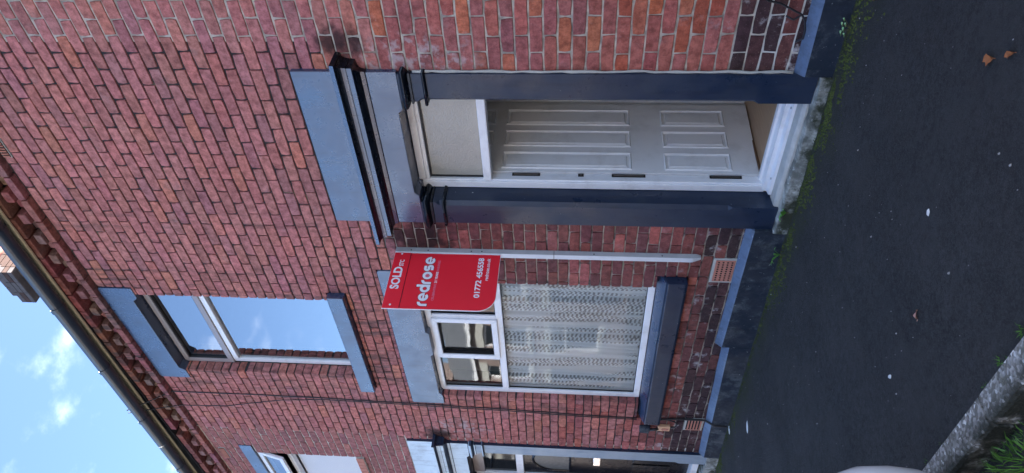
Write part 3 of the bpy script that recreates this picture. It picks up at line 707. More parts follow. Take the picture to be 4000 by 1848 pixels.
def plinth(house, x0, x1, zt0, zt1, name='plinth', d=.052):
    m = MB(); t = MB(); n = max(2, int((x1-x0)/.12)); vs = []; ts = []
    for i in range(n+1):
        x = x0+(x1-x0)*i/n; zt = zt0+(zt1-zt0)*i/n; e = lambda a: a*mn.noise((x*3.1, zt*5, 1.7))+random.uniform(-a, a)*.3
        vs += [(x, -d-.012+e(.006), zp(x)-.12), (x, -d-.004+e(.006), zp(x)+.02), (x, -d+e(.003), zt-.052), (x, .004, zt-.052), (x, .004, zp(x)-.12)]
        ts += [(x, -d-.001+e(.002), zt-.051), (x, -d+.006+e(.003), zt-.040+e(.002)), (x, -.004+e(.002), zt+e(.006)), (x, .006, zt+e(.003)), (x, .006, zt-.051)]
    k = 5; f = [(i*k+j, i*k+(j+1) % k, (i+1)*k+(j+1) % k, (i+1)*k+j) for i in range(n) for j in range(k)] + [list(range(k)), [n*k+j for j in range(k)]]
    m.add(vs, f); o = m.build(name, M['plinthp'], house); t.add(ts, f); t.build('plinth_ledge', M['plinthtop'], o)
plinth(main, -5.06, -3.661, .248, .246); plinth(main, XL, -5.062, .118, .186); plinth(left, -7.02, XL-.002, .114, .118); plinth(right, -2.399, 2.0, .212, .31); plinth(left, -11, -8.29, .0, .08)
# ------------------------------------------------------------------ air bricks
def air_brick(house, h, kind):
    x0, x1, z0, z1 = h; e = empty('air_brick', (0, 0, 0), house)
    MB().box(x0, x1, -.002, .05, z0, z1).build('surround', M['cement'], e)
    w = .018 if kind != 'top' else .006; a, b, c, d = x0+w, x1-w, z0+w, z1-w
    if kind == 'holes':
        MB().box(a, b, -.008, -.0025, c, d).build('face', M['terracotta'], e, bevel=.003)
        for i in range(9):
            for j in range(4):
                px, pz = a+(b-a)*(i+.75)/9.5, c+(d-c)*(j+.7)/4.4
                MB().tube([(px, -.0095, pz), (px, -.0085, pz)], .0075, 10).build('hole', M['hole'], e)
    else:
        MB().box(a, b, -.004, -.0025, c, d).build('face', M['hole'], e)
        n = 5 if kind == 'slots' else 4
        if kind == 'slots':
            for j in range(n): q = (d-c)/(n*1.0); MB().box(a, b, -.012, -.0045, c+j*q+.003, c+j*q+q*.55).build('louvre', M['terracotta'], e)
            MB().box(a, a+.012, -.013, -.0125, c, d).build('rim', M['terracotta'], e)
        else:
            n = 9
            for j in range(n): q = (b-a)/n; MB().box(a+j*q+.003, a+j*q+q*.55, -.012, -.0045, c, d).build('louvre', M['terracotta'], e)
air_brick(main, V1, 'holes'); air_brick(main, V2, 'slots'); air_brick(main, V3, 'top'); air_brick(left, NV, 'top')

# ------------------------------------------------------------------ windows
def rect_frame(m, x0, x1, z0, z1, w, y0, y1):
    # four mitred bars
    o = [(x0, z0), (x1, z0), (x1, z1), (x0, z1)]; i = [(x0+w, z0+w), (x1-w, z0+w), (x1-w, z1-w), (x0+w, z1-w)]
    for k in range(4):
        a, b, c, d = o[k], o[(k+1) % 4], i[(k+1) % 4], i[k]; m.prism([a, b, c, d], y0, y1)
def pane(par, x0, x1, z0, z1, y, mat): return MB().add([(x0, y, z0), (x1, y, z0), (x1, y, z1), (x0, y, z1)], [(0, 1, 2, 3)]).build('pane', mat, par, norm=False)
# ground floor
w1 = empty('window', (0, 0, 0), main); Y0, Y1 = .062, .125
m = MB(); rect_frame(m, -6.086, -4.374, .797, 2.716, .055, Y0, Y1); m.build('frame', M['upvc'], w1, bevel=.004)
m = MB(); m.box(-6.031, -4.429, Y0+.004, Y1, 2.045, 2.105); m.build('transom', M['upvc'], w1, bevel=.004)
for a in (-4.935, -5.545): MB().box(a, a+.05, Y0+.005, Y1, 2.1055, 2.660).build('mullion', M['upvc'], w1, bevel=.003)
m = MB(); rect_frame(m, -5.505, -4.925, 2.095, 2.672, .052, Y0-.016, Y0+.03); sh = m.build('opening_sash', M['upvc'], w1, bevel=.005)
m = MB(); rect_frame(m, -5.454, -4.976, 2.146, 2.621, .008, Y0-.004, Y0+.02); m.build('gasket', M['rubber'], w1)
for a, b, c, d in ((-6.031, -4.429, .852, 2.045), (-6.031, -5.546, 2.106, 2.66), (-5.45, -4.98, 2.15, 2.62), (-4.884, -4.43, 2.106, 2.66)):
    pn = pane(w1, a, b, c, d, Y0+.028, M['glass_top'] if d > 2.3 else M['glass'])
    if d > 2.3 or True:
        m = MB(); rect_frame(m, a-.001, b+.001, c-.001, d+.001, .006, Y0+.020, Y0+.034); m.build('gasket', M['rubber'], w1)
# upper floor
w2 = empty('window', (0, 0, 0), main); U0 = .115
m = MB(); rect_frame(m, -5.806, -4.66, 3.496, 5.245, .05, U0, U0+.06); m.build('frame', M['upvc'], w2, bevel=.004)
MB().box(-5.755, -4.711, U0-.01, U0+.06, 4.685, 4.735).build('transom', M['upvc'], w2, bevel=.004)
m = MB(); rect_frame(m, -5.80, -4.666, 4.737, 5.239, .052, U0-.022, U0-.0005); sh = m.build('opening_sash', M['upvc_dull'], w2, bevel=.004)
m = MB(); rect_frame(m, -5.749, -4.717, 4.788, 5.188, .010, U0-.012, U0+.02); m.build('gasket', M['rubber'], w2)
pane(w2, -5.755, -4.711, 3.547, 4.684, U0+.022, M['glass_up']); pane(w2, -5.74, -4.726, 4.797, 5.18, U0+.006, M['glass_up'])
# left house upper window, top light ajar
w3 = empty('window', (0, 0, 0), left); N0 = .05
m = MB(); rect_frame(m, -8.716, -7.514, 3.853, 5.037, .05, N0, N0+.06); m.build('frame', M['upvc'], w3, bevel=.004)
MB().box(-8.665, -7.565, N0-.004, N0+.06, 4.66, 4.71).build('transom', M['upvc'], w3, bevel=.004)
pane(w3, -8.665, -7.565, 3.904, 4.659, N0+.028, M['glass'])
m = MB(); rect_frame(m, -8.70, -7.53, -.335, 0, .058, -.03, .0); sa = m.build('opening_sash', M['upvc'], w3, bevel=.004)
sp_ = pane(w3, -8.642, -7.588, -.277, -.058, -.012, M['glass_up'])
for q in (sa, sp_): q.location = (0, N0-.004, 5.03); q.rotation_euler = (-R(13), 0, 0)
# rooms behind the glass
def room(house, x0, x1, z0, z1, y1=2.6, mat=None):
    m = MB(); y0 = .305
    m.add([(x0, y0, z0), (x1, y0, z0), (x1, y1, z0), (x0, y1, z0), (x0, y0, z1), (x1, y0, z1), (x1, y1, z1), (x0, y1, z1)], [(0, 1, 2, 3), (4, 7, 6, 5), (1, 5, 6, 2), (2, 6, 7, 3), (3, 7, 4, 0)])
    m.build('room', mat or M['room'], house, norm=False)
room(main, -6.8, -3.9, .2, 2.9); room(main, -6.8, -3.9, 3.1, 5.4); room(left, -9.6, -7.1, 3.1, 5.4)
bl = MB(); bl.add([(-8.68, .14, 3.88), (-7.55, .14, 3.88), (-7.55, .14, 4.66), (-8.68, .14, 4.66)], [(0, 1, 2, 3)])  # flat white sheet added behind the pane to turn it pale
b_ = bl.build('white_backing', M['whiteboard'], norm=False); tag(b_, 'flat white sheet behind the far upstairs window', 'blind')
# net curtain: folded lace sheet
m = MB(); nx, nzz = 240, 26; vs = []
random.seed(11); ph = [random.uniform(0, 6.28) for _ in range(6)]
for j in range(nzz+1):
    t = j/nzz; z = .83 + 1.27*t
    for i in range(nx+1):
        u = i/nx; x = -6.06+1.66*u; sw = (1-t)**2*.04*math.sin(6*u+ph[0])
        y = .150 + .018*math.sin(2*math.pi*17*u+ph[1]+1.2*math.sin(5*u+ph[2])+.7*(1-t)*math.sin(9*u)) + .016*math.sin(2*math.pi*7*u+ph[3]+.9*(1-t))*(1.2-t*.6) + .006*math.sin(2*math.pi*41*u+ph[4])
        zz_ = z + (.02*math.sin(2*math.pi*6*u+ph[5])+.012*math.sin(2*math.pi*19*u) if j == 0 else 0)
        vs.append((x+sw, y, zz_))
k = nx+1; m.add(vs, [(j*k+i, j*k+i+1, (j+1)*k+i+1, (j+1)*k+i) for j in range(nzz) for i in range(nx)])
cu = m.build('net_curtain', M['lace'], smooth=True, norm=False); tag(cu, 'pale blue-white patterned net curtain hanging in folds inside the ground-floor window', 'curtain')

# ------------------------------------------------------------------ sold board
SX = -4.018
sb = empty('sale_board', (-4.0, -.03, .52)); tag(sb, 'red SOLD STC estate agent board on a white post fixed to the brick wall', 'sign')
PW0, PW1, PY = -4.012, -3.966, -.046
m = MB(); m.add([(PW0, 0, 2.80), (PW1, 0, 2.80), (PW1, PY, 2.80), (PW0, PY, 2.80), (PW0, 0, .55), (PW1, 0, .55), (PW1, PY, .58), (PW0, PY, .58), (PW0+.012, -.001, .515), (PW1-.012, -.001, .515), (PW1-.012, PY+.02, .515), (PW0+.012, PY+.02, .515)],
    [(0, 1, 2, 3), (0, 4, 5, 1), (1, 5, 6, 2), (2, 6, 7, 3), (3, 7, 4, 0), (4, 8, 9, 5), (5, 9, 10, 6), (6, 10, 11, 7), (7, 11, 8, 4), (8, 11, 10, 9)])
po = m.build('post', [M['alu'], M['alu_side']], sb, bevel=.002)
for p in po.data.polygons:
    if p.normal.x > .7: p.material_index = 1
MB().box(PW0-.0006, PW1+.0006, PY-.0006, 0, 1.595, 1.6).build('post_joint', M['steel'], po)
for z in (2.68, 2.55, 2.22, 2.14, 1.3, .8): MB().tube([(PW1-.001, -.028, z), (PW1+.0012, -.028, z)], .0055, 10).build('screw_hole', M['hole'], po)
BY0, BY1, BZ0, BZ1 = -.556, -.006, 2.0, 2.815
poly = [(BY1, BZ0), (BY1, BZ1), (BY0, BZ1), (BY0, BZ0+.13)] + [(BY0+.13-.13*math.cos(a), BZ0+.13-.13*math.sin(a)) for a in [math.pi/2*i/8 for i in range(1, 9)]]
m = MB(); m.prism(poly, SX-.002, SX+.0025, axis='X'); bd = m.build('board', M['whiteboard'], sb)
ins = [(BY1-.012, BZ0+.003), (BY1-.012, BZ1-.003), (BY0+.005, BZ1-.003), (BY0+.005, BZ0+.132)] + [(BY0+.132-.127*math.cos(a), BZ0+.13-.127*math.sin(a)) for a in [math.pi/2*i/8 for i in range(1, 9)]]
m = MB(); m.prism(ins, SX+.0026, SX+.0034, axis='X'); m.build('red_face', M['red'], bd)
m = MB(); m.box(SX+.0036, SX+.0062, BY0+.004, BY1-.011, 2.690, BZ1-.002); m.build('slip_panel', M['red'], sb, bevel=.001)
MB().box(SX+.0035, SX+.0055, BY0+.005, BY1-.012, 2.6862, 2.6896).build('slip_panel_edge', M['lettershadow'], sb)
for y, z in ((-.03, 2.757), (-.522, 2.757)): MB().tube([(SX+.006, y, z), (SX+.0085, y, z)], .0075, 12).build('fixing_screw', M['whiteboard'], sb)
def ribbon(m, pts, w, x, closed=False, mi=0):
    # flat stroke of width w through (y,z) points on the board face, round ended
    n = len(pts); L = []; Rr = []
    for i in range(n):
        a = pts[(i-1) % n] if (closed or i) else pts[0]; b = pts[(i+1) % n] if (closed or i < n-1) else pts[-1]
        d = Vector((b[0]-a[0], b[1]-a[1])).normalized(); nn = Vector((-d.y, d.x))*w/2
        L.append((x, pts[i][0]+nn.x, pts[i][1]+nn.y)); Rr.append((x, pts[i][0]-nn.x, pts[i][1]-nn.y))
    fs = [(i, (i+1) % n, (i+1) % n+n, i+n) for i in range(n if closed else n-1)]
    m.add(L+Rr, fs, mi)
def arcp(cy, cz, r, a0, a1, n=18): return [(cy+r*math.cos(R(a0+(a1-a0)*i/n)), cz+r*math.sin(R(a0+(a1-a0)*i/n))) for i in range(n+1)]
# 'redrose' word mark drawn as heavy rounded strokes
def wordmark(y0, z0, xh, w, x, name, mat, extra=0.):
    r = xh/2 - w/2; ww = w+extra; y = y0; m = MB(); adv = 0
    def r_(y):
        ribbon(m, [(y+w/2, z0-extra/2), (y+w/2, z0+xh*.45)] + arcp(y+w/2+r*.8, z0+xh*.45, r*.8, 180, 90, 10)[1:] if False else [(y+w/2, z0-extra/2), (y+w/2, z0+xh-w/2-r*.9)] + arcp(y+w/2+r*.9, z0+xh-w/2-r*.9, r*.9, 180, 82, 10)[1:], ww, x); return w/2+r*.9+w*.35
    def e_(y):
        c = (y+w/2+r, z0+xh/2); ribbon(m, arcp(c[0], c[1], r, 0, 318, 26), ww, x); ribbon(m, [(c[0]-r, c[1]-w*.05), (c[0]+r+ww/2, c[1]-w*.05)], ww*.62, x+.0002); return 2*r+w
    def o_(y): c = (y+w/2+r, z0+xh/2); ribbon(m, arcp(c[0], c[1], r, 0, 360, 26)[:-1], ww, x, True); return 2*r+w
    def d_(y): q = o_(y); ribbon(m, [(y+w/2+2*r, z0-extra/2), (y+w/2+2*r, z0+xh*1.38+extra/2)], ww, x+.0002); return q
    def s_(y):
        q = r/2+.0005; c = y+w/2+r*.82; pts = arcp(c, z0+xh-w/2-q, q*1.02, 35, 180, 10) + arcp(c, z0+xh-w/2-q, q, 190, 265, 6)
        pts = [(c+r*.8, z0+xh-w/2)] + arcp(c-r*.25, z0+xh-w/2-q, q, 90, 270, 10) + arcp(c+r*.25, z0+w/2+q, q, 90, -90, 10) + [(c-r*.8, z0+w/2)]
        ribbon(m, pts, ww, x); return 2*r*.82+w
    g = w*.22; pos_o = None
    for chh, fn in zip('redrose', (r_, e_, d_, r_, o_, s_, e_)):
        if chh == 'o': pos_o = y+w/2+r
        y += fn(y)+g
    o = m.build(name, mat, sb, norm=False); return o, pos_o, y
xh_, w_ = .074, .0212
_, _, yend = wordmark(-.525, 2.492, xh_, w_, SX+.0040, 'logo_outline', M['lettershadow'], .006)
sc = (.49)/(yend-(-.525)); print('wordmark end', yend, sc)
lg, oy, _ = wordmark(-.525, 2.492, xh_, w_, SX+.0045, 'logo', M['lettering'])
m = MB(); sp = [(oy+(.004+.0135*t)*math.cos(11*t), 2.492+xh_/2+(.004+.0135*t)*math.sin(11*t)) for t in [i/40 for i in range(41)]]
ribbon(m, sp, .0055, SX+.005); m.build('logo_rose', M['pink'], sb, norm=False)
def text(body, y, z, cap, width, name, mat, bold=0., x=SX+.0045, parent=None):
    c = bpy.data.curves.new(name, 'FONT'); c.body = body; c.size = 1; c.offset = bold; c.resolution_u = 4
    t = bpy.data.objects.new('tmp', c); COL.objects.link(t); bpy.context.view_layer.update()
    me = bpy.data.meshes.new_from_object(t.evaluated_get(bpy.context.evaluated_depsgraph_get())); bpy.data.objects.remove(t)
    xs = [v.co.x for v in me.vertices]; ys = [v.co.y for v in me.vertices]; sx = width/(max(xs)-min(xs)); sy = cap/.70; x0 = min(xs)
    for v in me.vertices: v.co = Vector((x, y+(v.co.x-x0)*sx, z+v.co.y*sy))
    me.materials.clear(); me.materials.append(mat); me.name = name
    o = bpy.data.objects.new(name, me); COL.objects.link(o); o.parent = parent or sb; return o
text('SOLD', -.375, 2.728, .062, .214, 'lettering_sold', M['lettering'], .035, SX+.0068)
text('STC', -.152, 2.728, .032, .062, 'lettering_stc', M['lettering'], .03, SX+.0068)
text('CELEBRATING', -.474, 2.450, .017, .155, 'lettering_tagline', M['pink'], .02)
text('21 YEARS', -.308, 2.450, .0175, .108, 'lettering_tagline', M['lettering'], .035)
text('IN BUSINESS', -.192, 2.450, .017, .105, 'lettering_tagline', M['pink'], .02)
text('01772 456558', -.436, 2.123, .040, .384, 'lettering_phone', M['lettering'], .03)
text('redrose.co.uk', -.272, 2.074, .026, .218, 'lettering_address', M['lettering'], .02)

# the board hangs off the street side of the post, flush with its near face
for o in sb.children:
    if o is po: continue
    for q in [o]+list(o.children):
        for v in q.data.vertices: v.co = Vector((v.co.x+.046, .98855*v.co.y-.0417, .98855*v.co.z+.0166))
# ------------------------------------------------------------------ cables and small fittings
def cable(name, pts, r, label, wob=.003):
    q = []
    for a, b in zip(pts, pts[1:]):
        for i in range(8):
            t = i/8; p = Vector(a).lerp(Vector(b), t); q.append((p.x+random.uniform(-wob, wob)*.6, p.y, p.z))
    q.append(pts[-1]); m = MB(); m.tube(q, r, 6); o = m.build(name, M['cable'], smooth=True); return tag(o, label, 'cable', None)
yc = -.012
cable('wall_cable', [(-6.18, -.27, 5.86), (-6.20, -.13, 5.66), (-6.215, yc, 5.52), (-6.212, yc, 4.62), (-6.225, yc, 3.90), (-6.254, yc, 3.05), (-6.293, yc, 2.02), (-6.337, yc, 1.27), (-6.349, yc, .80)], .006, 'thin black cable running straight down brickwork from gutter to ground-floor sill')
cable('loop_cable', [(-6.22, -.275, 5.86), (-6.36, -.13, 5.66), (-6.455, -.03, 5.50), (-6.447, -.02, 5.0), (-6.35, -.016, 4.62), (-6.276, yc-.012, 4.37), (-6.232, yc-.012, 3.9), (-6.262, yc-.012, 3.05), (-6.30, yc-.012, 2.02), (-6.343, yc-.012, 1.27), (-6.356, yc-.012, .80)], .005, 'thin black cable bowing sideways below the gutter before joining the straight cable')
cable('sill_cable', [(-6.34, -.02, .57), (-6.335, -.014, .45), (-6.33, -.014, .3), (-6.325, -.02, .15), (-6.33, -.07, .07), (-6.33, -.075, -.05)], .011, 'dark cable dropping from under the ground-floor sill onto the plinth', .001)
cable('plinth_cable', [(-1.90, -.015, .50), (-1.945, -.02, .452), (-1.96, -.022, .384), (-2.022, -.03, .262), (-2.054, -.034, .24), (-2.11, -.036, .226), (-2.164, -.032, .224), (-2.195, -.012, .252)], .006, 'black cable sagging over brick onto plinth beside the right-hand pilaster', .001)
cable('plinth_cable', [(-2.03, -.02, .262), (-2.055, -.024, .296), (-2.05, -.022, .31), (-2.042, -.004, .336)], .005, 'short black cable end entering a plastered hole above the right plinth', .0005)
jb = empty('junction_box', (-6.5, 0, .5)); tag(jb, 'small peach junction box with dark cable hood on brick below the left sill end', 'junction box')
MB().box(-6.545, -6.462, -.035, .001, .465, .585).build('box', M['peach'], jb, bevel=.006)
m = MB(); m.prism([(-6.52, .49), (-6.49, .48), (-6.485, .54), (-6.50, .55), (-6.525, .54)], -.040, -.0355); m.build('cover_recess', M['terracotta'], jb)
m = MB(); m.prism([(-6.585, .665), (-6.575, .76), (-6.49, .765), (-6.482, .655)], -.05, .001); m.build('hood', M['plinthp'], jb, bevel=.012)
m = MB(); m.tube([(-6.53, -.03, .66), (-6.52, -.035, .62), (-6.50, -.03, .58)], .014, 8); m.tube([(-6.50, -.02, .47), (-6.47, -.025, .42), (-6.42, -.02, .40), (-6.38, -.02, .43), (-6.36, -.012, .50)], .007, 8); m.build('lead', M['cable'], jb, True)

# ------------------------------------------------------------------ plants, moss, litter
def leafmesh(m, base, d, L, w, up=.3, n=4):
    d = Vector(d).normalized(); s = d.cross(Vector((0, 0, 1))).normalized(); b = Vector(base); pts = []
    for i in range(n+1):
        t = i/n; c = b + d*L*t + Vector((0, 0, up*L*math.sin(math.pi*t*.75))); ww = w*math.sin(math.pi*min(1, t*.92+.06))**.8
        pts += [c+s*ww/2+Vector((0, 0, .15*ww)), c, c-s*ww/2+Vector((0, 0, .15*ww))]
    m.add(pts, [f for i in range(n) for f in ((3*i, 3*i+3, 3*i+4, 3*i+1), (3*i+1, 3*i+4, 3*i+5, 3*i+2))])
def plant(name, label, loc, leaves, mat, z=None):
    e = empty(name, loc); tag(e, label, 'plant')
    for i, (a, L, w, up) in enumerate(leaves):
        m = MB(); leafmesh(m, (0, 0, .004), (math.cos(R(a)), math.sin(R(a)), .25), L, w, up); m.build('leaf', mat, e, True, norm=False)
    m = MB(); m.tube([(0, 0, -.01), (0, 0, .012)], .004, 6); m.build('stem', M['bark'], e)
    return e
plant('seedling', 'bright green three-leaved seedling growing against the stone doorstep', (-3.44, -.09, .035), [(-60, .075, .035, .5), (-120, .065, .032, .5), (-170, .06, .03, .4), (-20, .055, .028, .4)], M['leafgreen'])
plant('weed', 'small pale weed rooted at the foot of the plinth left of the doorway', (-3.86, -.085, zp(-3.86)), [(-40, .08, .016, .6), (-90, .09, .014, .6), (-140, .09, .014, .5), (-170, .07, .016, .5), (20, .06, .014, .6)], M['leafgreen'])
e = empty('clover', (-2.07, -.085, zp(-2.07))); tag(e, 'pale green round-leaved clover in the moss at the near plinth', 'plant')
for a, b, r in ((.0, .0, .017), (.035, -.008, .013), (-.03, .018, .017), (.012, .035, .015), (-.012, -.03, .012), (.045, .03, .010)):
    m = MB(); m.add([(a+r*math.cos(t*math.pi/5), b-.02+r*.85*math.sin(t*math.pi/5), .035+.006*math.sin(t)) for t in range(10)] + [(a, b-.02, .030)], [(t, (t+1) % 10, 10) for t in range(10)]); lf = m.build('leaf', M['leafpale'], e, norm=False)
    MB().tube([(a*.2, b*.2-.01, 0), (a, b-.02, .03)], .0015, 5).build('stalk', M['bark'], e)
def tuft(m, cx, cy, cz, n, L, spread, wid=.003, lean=(0, 0)):
    for _ in range(n):
        a = random.uniform(0, 6.28); r = random.uniform(0, spread); b = Vector((cx+r*math.cos(a), cy+r*math.sin(a), cz)); l = L*random.uniform(.5, 1.2)
        d = Vector((math.cos(a)*random.uniform(.2, 1.0)+lean[0], math.sin(a)*random.uniform(.2, 1.0)+lean[1], 1)).normalized(); s = d.cross(Vector((math.sin(a*3), math.cos(a*5), .2))).normalized()*wid*random.uniform(.7, 1.3)
        p1 = b+d*l*.55; p2 = b+d*l+Vector((d.x, d.y, -.55))*l*.3
        m.add([b-s, b+s, p1+s*.7, p1-s*.7, p2], [(0, 1, 2, 3), (3, 2, 4)])
random.seed(5)
zr = lambda x, y: road(x, y)
m = MB()
for (cx, cy, n, L) in ((-2.46, -2.32, 60, .10), (-2.40, -2.36, 60, .09), (-2.53, -2.31, 40, .10), (-2.36, -2.30, 30, .06), (-2.6, -2.34, 50, .09), (-2.33, -2.41, 30, .06)): tuft(m, cx, cy, zr(cx, cy), int(n*.55), L*.62, .06, .0022, (0, .3))
g = m.build('gutter_grass', M['grass'], norm=False); tag(g, 'bright green grass sprouting in the gutter below the kerb', 'grass', kind='stuff')
m = MB()
for (cx, cy, n, L) in ((-2.165, -2.12, 14, .035), (-2.12, -2.15, 10, .04), (-2.72, -2.135, 10, .025), (-1.99, -2.12, 24, .04), (-2.30, -2.135, 8, .018), (-2.9, -2.135, 18, .02)): tuft(m, cx, cy, zp(cx, cy), n, L*.6, .02, .0016)
g = m.build('kerb_grass', M['grass'], norm=False); tag(g, 'short green grass in the joint between pavement and kerb', 'grass', kind='stuff')
plant('gutter_weed', 'bright green broad-leaved weed in the road gutter', (-2.20, -2.36, zr(-2.2, -2.36)), [(a, .05, .032, .5) for a in (10, 80, 150, 220, 290)], M['leafgreen'])
# moss cushions along the foot of the wall
m = MB(); random.seed(9)
def cushion(x, y, r, h):
    z = pav(x, y)-.002; n = 7; ring = [(x+r*math.cos(2*math.pi*k/n)*random.uniform(.7, 1.25), y+r*math.sin(2*math.pi*k/n)*random.uniform(.7, 1.25), z) for k in range(n)]
    mid = [(x+(p[0]-x)*.6, y+(p[1]-y)*.6, z+h*random.uniform(.5, 1)) for p in ring]
    m.add(ring+mid+[(x, y, z+h)], [(k, (k+1) % n, (k+1) % n+n, k+n) for k in range(n)] + [(k+n, (k+1) % n+n, 2*n) for k in range(n)])
for _ in range(3000):
    x = random.uniform(-7.2, -1.6); dn = max(0, mn.noise((x*3.1, 3.3, 0))*1.6-.05)
    base = -.075 if not -3.66 < x < -2.4 else -.095
    y = base - abs(random.gauss(0, .035+.10*dn))
    if random.random() < .06+1.3*dn and y > -.45: cushion(x, y, random.uniform(.004, .012), random.uniform(.003, .010))
for _ in range(2200):
    x = random.gauss(-2.35, .33) if random.random() < .75 else random.gauss(-3.5, .3)
    y = -.10-abs(random.gauss(0, .075))
    if mn.noise((x*7, y*9, 4.4)) > -.02: cushion(x, y, random.uniform(.003, .010), random.uniform(.003, .009))
for _ in range(350):
    x = random.uniform(-7.2, -1.6)
    if mn.noise((x*2.3, 9.1, 0)) > -.05: tuft(m, x, -.085-abs(random.gauss(0, .03)), pav(x, -.1), 3, .022, .012, .0016)
o = m.build('moss', M['moss'], norm=False); tag(o, 'olive green moss creeping along the foot of the wall', 'moss', kind='stuff')
# grit specks on the pavement
m = MB(); random.seed(21)
for _ in range(200):
    x, y = random.uniform(-6.5, -1.0), random.uniform(-2.1, -.1); r = random.uniform(.0015, .0042) if random.random() < .93 else random.uniform(.005, .008); z = pav(x, y)
    m.add([(x-r, y, z+r*.4), (x, y-r*.8, z+r*.4), (x+r*1.2, y, z+r*.4), (x, y+r*.7, z+r*.4), (x, y, z+r*1.1), (x, y, z-r)], [(0, 1, 4), (1, 2, 4), (2, 3, 4), (3, 0, 4), (1, 0, 5), (2, 1, 5), (3, 2, 5), (0, 3, 5)])
o = m.build('grit', M['grit'], norm=False); tag(o, 'pale specks of grit scattered over the dark pavement', 'grit', kind='stuff')
def chip(loc, rx, ry, label, a=0):
    m = MB(); n = 9; ring = [(rx*math.cos(2*math.pi*k/n)*random.uniform(.75, 1.2), ry*math.sin(2*math.pi*k/n)*random.uniform(.75, 1.2), 0) for k in range(n)]
    m.add(ring + [(p[0]*.7, p[1]*.7, .006) for p in ring], [(k, (k+1) % n, (k+1) % n+n, k+n) for k in range(n)] + [tuple(range(n, 2*n))])
    o = m.build('litter_scrap', M['whitechip']); o.location = (loc[0], loc[1], pav(*loc)); o.rotation_euler = (0, 0, a); tag(o, label, 'litter'); return o
chip((-2.949, -1.681), .013, .010, 'small bright white scrap on the pavement near the kerb')
chip((-2.159, -1.394), .016, .009, 'small white scrap alone in the middle of the pavement', .6)
chip((-6.316, -.11), .045, .018, 'pale sliver of litter at the foot of the plinth near the far door', 1.2)
chip((-5.652, -.454), .06, .02, 'dull grey scrap lying flat on the far pavement', 1.0)
def fallen(loc, L, w, a, mat, label):
    m = MB(); n = 8; vs = []
    for i in range(n+1):
        t = i/n; ww = w*math.sin(math.pi*t)**.7*(1+.12*math.sin(t*19)); x = L*(t-.5); zc = .006*math.sin(math.pi*t)+.004
        vs += [(x, ww/2, zc+.006*math.sin(5*t)), (x, 0, zc-.004), (x, -ww/2, zc+.006+.003*math.cos(4*t))]
    m.add(vs, [f for i in range(n) for f in ((3*i, 3*i+3, 3*i+4, 3*i+1), (3*i+1, 3*i+4, 3*i+5, 3*i+2))]); m.tube([(-L*.5, 0, .003), (-L*.75, .004, .006)], .0015, 5)
    o = m.build('fallen_leaf', mat, smooth=True, norm=False); o.location = (loc[0], loc[1], pav(*loc)+.002); o.rotation_euler = (0, 0, a); tag(o, label, 'leaf', 'fallen leaves on the pavement'); return o
fallen((-1.475, -1.325), .06, .042, R(135), M['leafbrown'], 'larger crumpled brown leaf on the near pavement')
fallen((-1.393, -1.422), .052, .024, R(140), M['leafbrown'], 'smaller narrow orange-brown leaf on the near pavement')
fallen((-2.523, -1.644), .04, .026, R(60), M['leafpink'], 'small pinkish curled leaf in the middle of the pavement')
tw = MB(); tw.tube([(-2.30, -2.40, zr(-2.3, -2.4)+.012), (-2.345, -2.43, zr(-2.3, -2.4)+.012), (-2.36, -2.46, zr(-2.3, -2.4)+.008)], [.004, .0035, .002], 6); o = tw.build('twig', M['cement'], smooth=True); tag(o, 'thin pale twig lying in the road gutter by the grass', 'twig')

# ------------------------------------------------------------------ parked car at the kerb
car = empty('parked_car', (-4.25, -3.192, -.2)); tag(car, 'white car parked at the kerb, only its rounded front corner in view', 'car')
def hsec(x, hw, zb, zt, n=40, p=3.0):
    return [(x, hw*abs(math.cos(a))**(2/p)*(1 if math.cos(a) >= 0 else -1), (zb+zt)/2+(zt-zb)/2*abs(math.sin(a))**(2/p)*(1 if math.sin(a) >= 0 else -1)) for a in [2*math.pi*i/n for i in range(n)]]
def loft(name, secs, mat, par, smooth=True):
    m = MB(); n = len(secs[0]); vs = [p for s in secs for p in s]
    m.add(vs, [(i*n+k, i*n+(k+1) % n, (i+1)*n+(k+1) % n, (i+1)*n+k) for i in range(len(secs)-1) for k in range(n)] + [list(range(n)), [len(vs)-n+k for k in range(n)]])
    return m.build(name, mat, par, smooth)
CF = 2.02
body = [hsec(-2.0, .55, .42, .80), hsec(-1.95, .74, .30, .92), hsec(-1.75, .84, .22, .98), hsec(-1.0, .87, .20, 1.0), hsec(0, .87, .20, .99), hsec(.8, .87, .20, .96), hsec(1.3, .86, .21, .90), hsec(CF-.42, .85, .235, .86)] + [hsec(CF-.42+.42*math.sin(t), .42+.43*math.cos(t)**.8, .40-.165*math.cos(t)**.8, .58+.28*math.cos(t)**.8) for t in [math.pi/2*i/14 for i in range(1, 14)]] + [hsec(CF, .42, .40, .58)]
bo = loft('body', body, M['carwhite'], car)
loft('cabin', [hsec(-1.7, .60, .93, 1.1), hsec(-1.35, .66, .94, 1.38), hsec(-.6, .68, .94, 1.46), hsec(.2, .66, .94, 1.42), hsec(.6, .66, .94, 1.22), hsec(1.0, .66, .92, .98)], M['carglass'], car)
loft('roof_panel', [hsec(-1.3, .58, 1.36, 1.41), hsec(-.6, .62, 1.43, 1.48), hsec(.15, .58, 1.40, 1.445)], M['carwhite'], car)
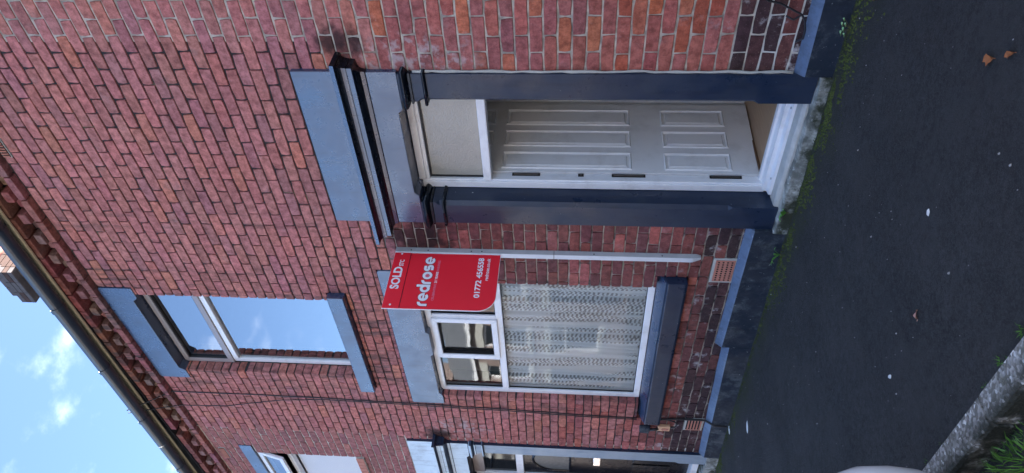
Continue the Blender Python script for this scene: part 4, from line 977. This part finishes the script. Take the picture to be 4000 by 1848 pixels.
for wx in (-1.28, 1.22):
    for wy in (-.78, .78):
        w = empty('wheel', (wx, wy, .31), car); s = 1 if wy > 0 else -1
        m = MB(); m.tube([(0, -.1*s, 0), (0, -.09*s, 0), (0, .09*s, 0), (0, .1*s, 0)], [.26, .31, .31, .27], 28); m.build('tyre', M['tyre'], w, True)
        m = MB(); m.tube([(0, .101*s, 0), (0, .106*s, 0)], .2, 20); m.build('rim', M['rim'], w)
for s in (-1, 1):
    m = MB(); m.add([(CF-.20, s*.80, .66), (CF-.02, s*.56, .60), (CF-.03, s*.52, .50), (CF-.14, s*.79, .54), (CF-.26, s*.79, .66)], [(0, 1, 2, 3, 4)]); m.v = [(x_+.004, y_*.62, z_) for x_, y_, z_ in m.v]; m.build('headlight', M['carglass'], car)
    m = MB(); m.tube([(.72, s*.80, .98), (.72, s*.92, 1.02), (.72, s*1.0, 1.02)], [.03, .075, .06], 12); m.build('wing_mirror', M['carwhite'], car, True)

# ------------------------------------------------------------------ terrace across the road (mirrored in the glass)
def opposite():
    e = empty('opposite_house', (0, 0, 0)); W_, H_ = 4.9, 5.4
    holes = [(-2.05, -.35, .8, 2.5), (.9, 1.85, .05, 2.5), (-1.75, -.45, 3.3, 4.9), (.6, 1.7, 3.3, 4.9)]
    wm = wall_mesh(-W_/2, W_/2, -.6, H_, holes); wm.v = [(-x, -y, z) for x, y, z in wm.v]; wm.build('wall', M['farbrick'], e)
    for i, (a, b, c, d) in enumerate(holes):
        if i == 1: MB().box(-b, -a, -.16, -.12, c, d).build('door', M['navy'], e)
        else:
            m = MB(); rect_frame(m, -b, -a, c, d, .07, -.14, -.09); m.box(-b+.07, -a-.07, -.139, -.091, c+(d-c)*.68, c+(d-c)*.68+.06); f = m.build('window_frame', M['upvc'], e)
            MB().box(-b+.07, -a-.07, -.13, -.12, c+.07, d-.07).build('pane', M['carglass'], f)
            MB().box(-b-.1, -a+.1, -.1, .06, c-.15, c-.002).build('window_sill', M['cement'], e)
        MB().box(-b-.12, -a+.12, -.1, .015, d+.002, d+.28).build('lintel', M['cement'], e)
    MB().box(-W_/2+.01, W_/2-.01, .0, .16, H_-.04, H_+.12).build('fascia_board', M['upvc'], e)
    m = MB(); m.prism([(.18, H_+.1), (-4.1, H_+2.3), (-8.3, H_+.1)], -W_/2+.001, W_/2-.001, axis='X'); m.build('roof', M['slate_roof'], e)
    MB().box(-W_/2+.01, W_/2-.01, -8.2, -7.9, -.6, H_+.09).build('rear_wall', M['farbrick'], e)
    MB().box(1.5, 2.2, -4.6, -3.6, H_+2.2, H_+3.9).build('chimney', M['farbrick'], e)
    tag(e, 'brick terraced house across the street, only mirrored in the windows', 'house', 'houses across the street'); return e
op = opposite()
for i in range(9):
    x = -32 + 4.9*i
    if i == 0: o = op
    else:
        o = op.copy(); COL.objects.link(o)
        for c in list(op.children):
            k = c.copy(); COL.objects.link(k); k.parent = o
            for g in c.children: q = g.copy(); COL.objects.link(q); q.parent = k
    o.location = (x, -11.2, zp(x)*.5-.1)

# children were modelled in world coordinates: shift them so the empties can sit at each thing's base
for e in (main, left, right, sb, jb):
    loc = e.location.copy()
    for c in e.children: c.location = c.location - loc
print('objects', len(bpy.data.objects))
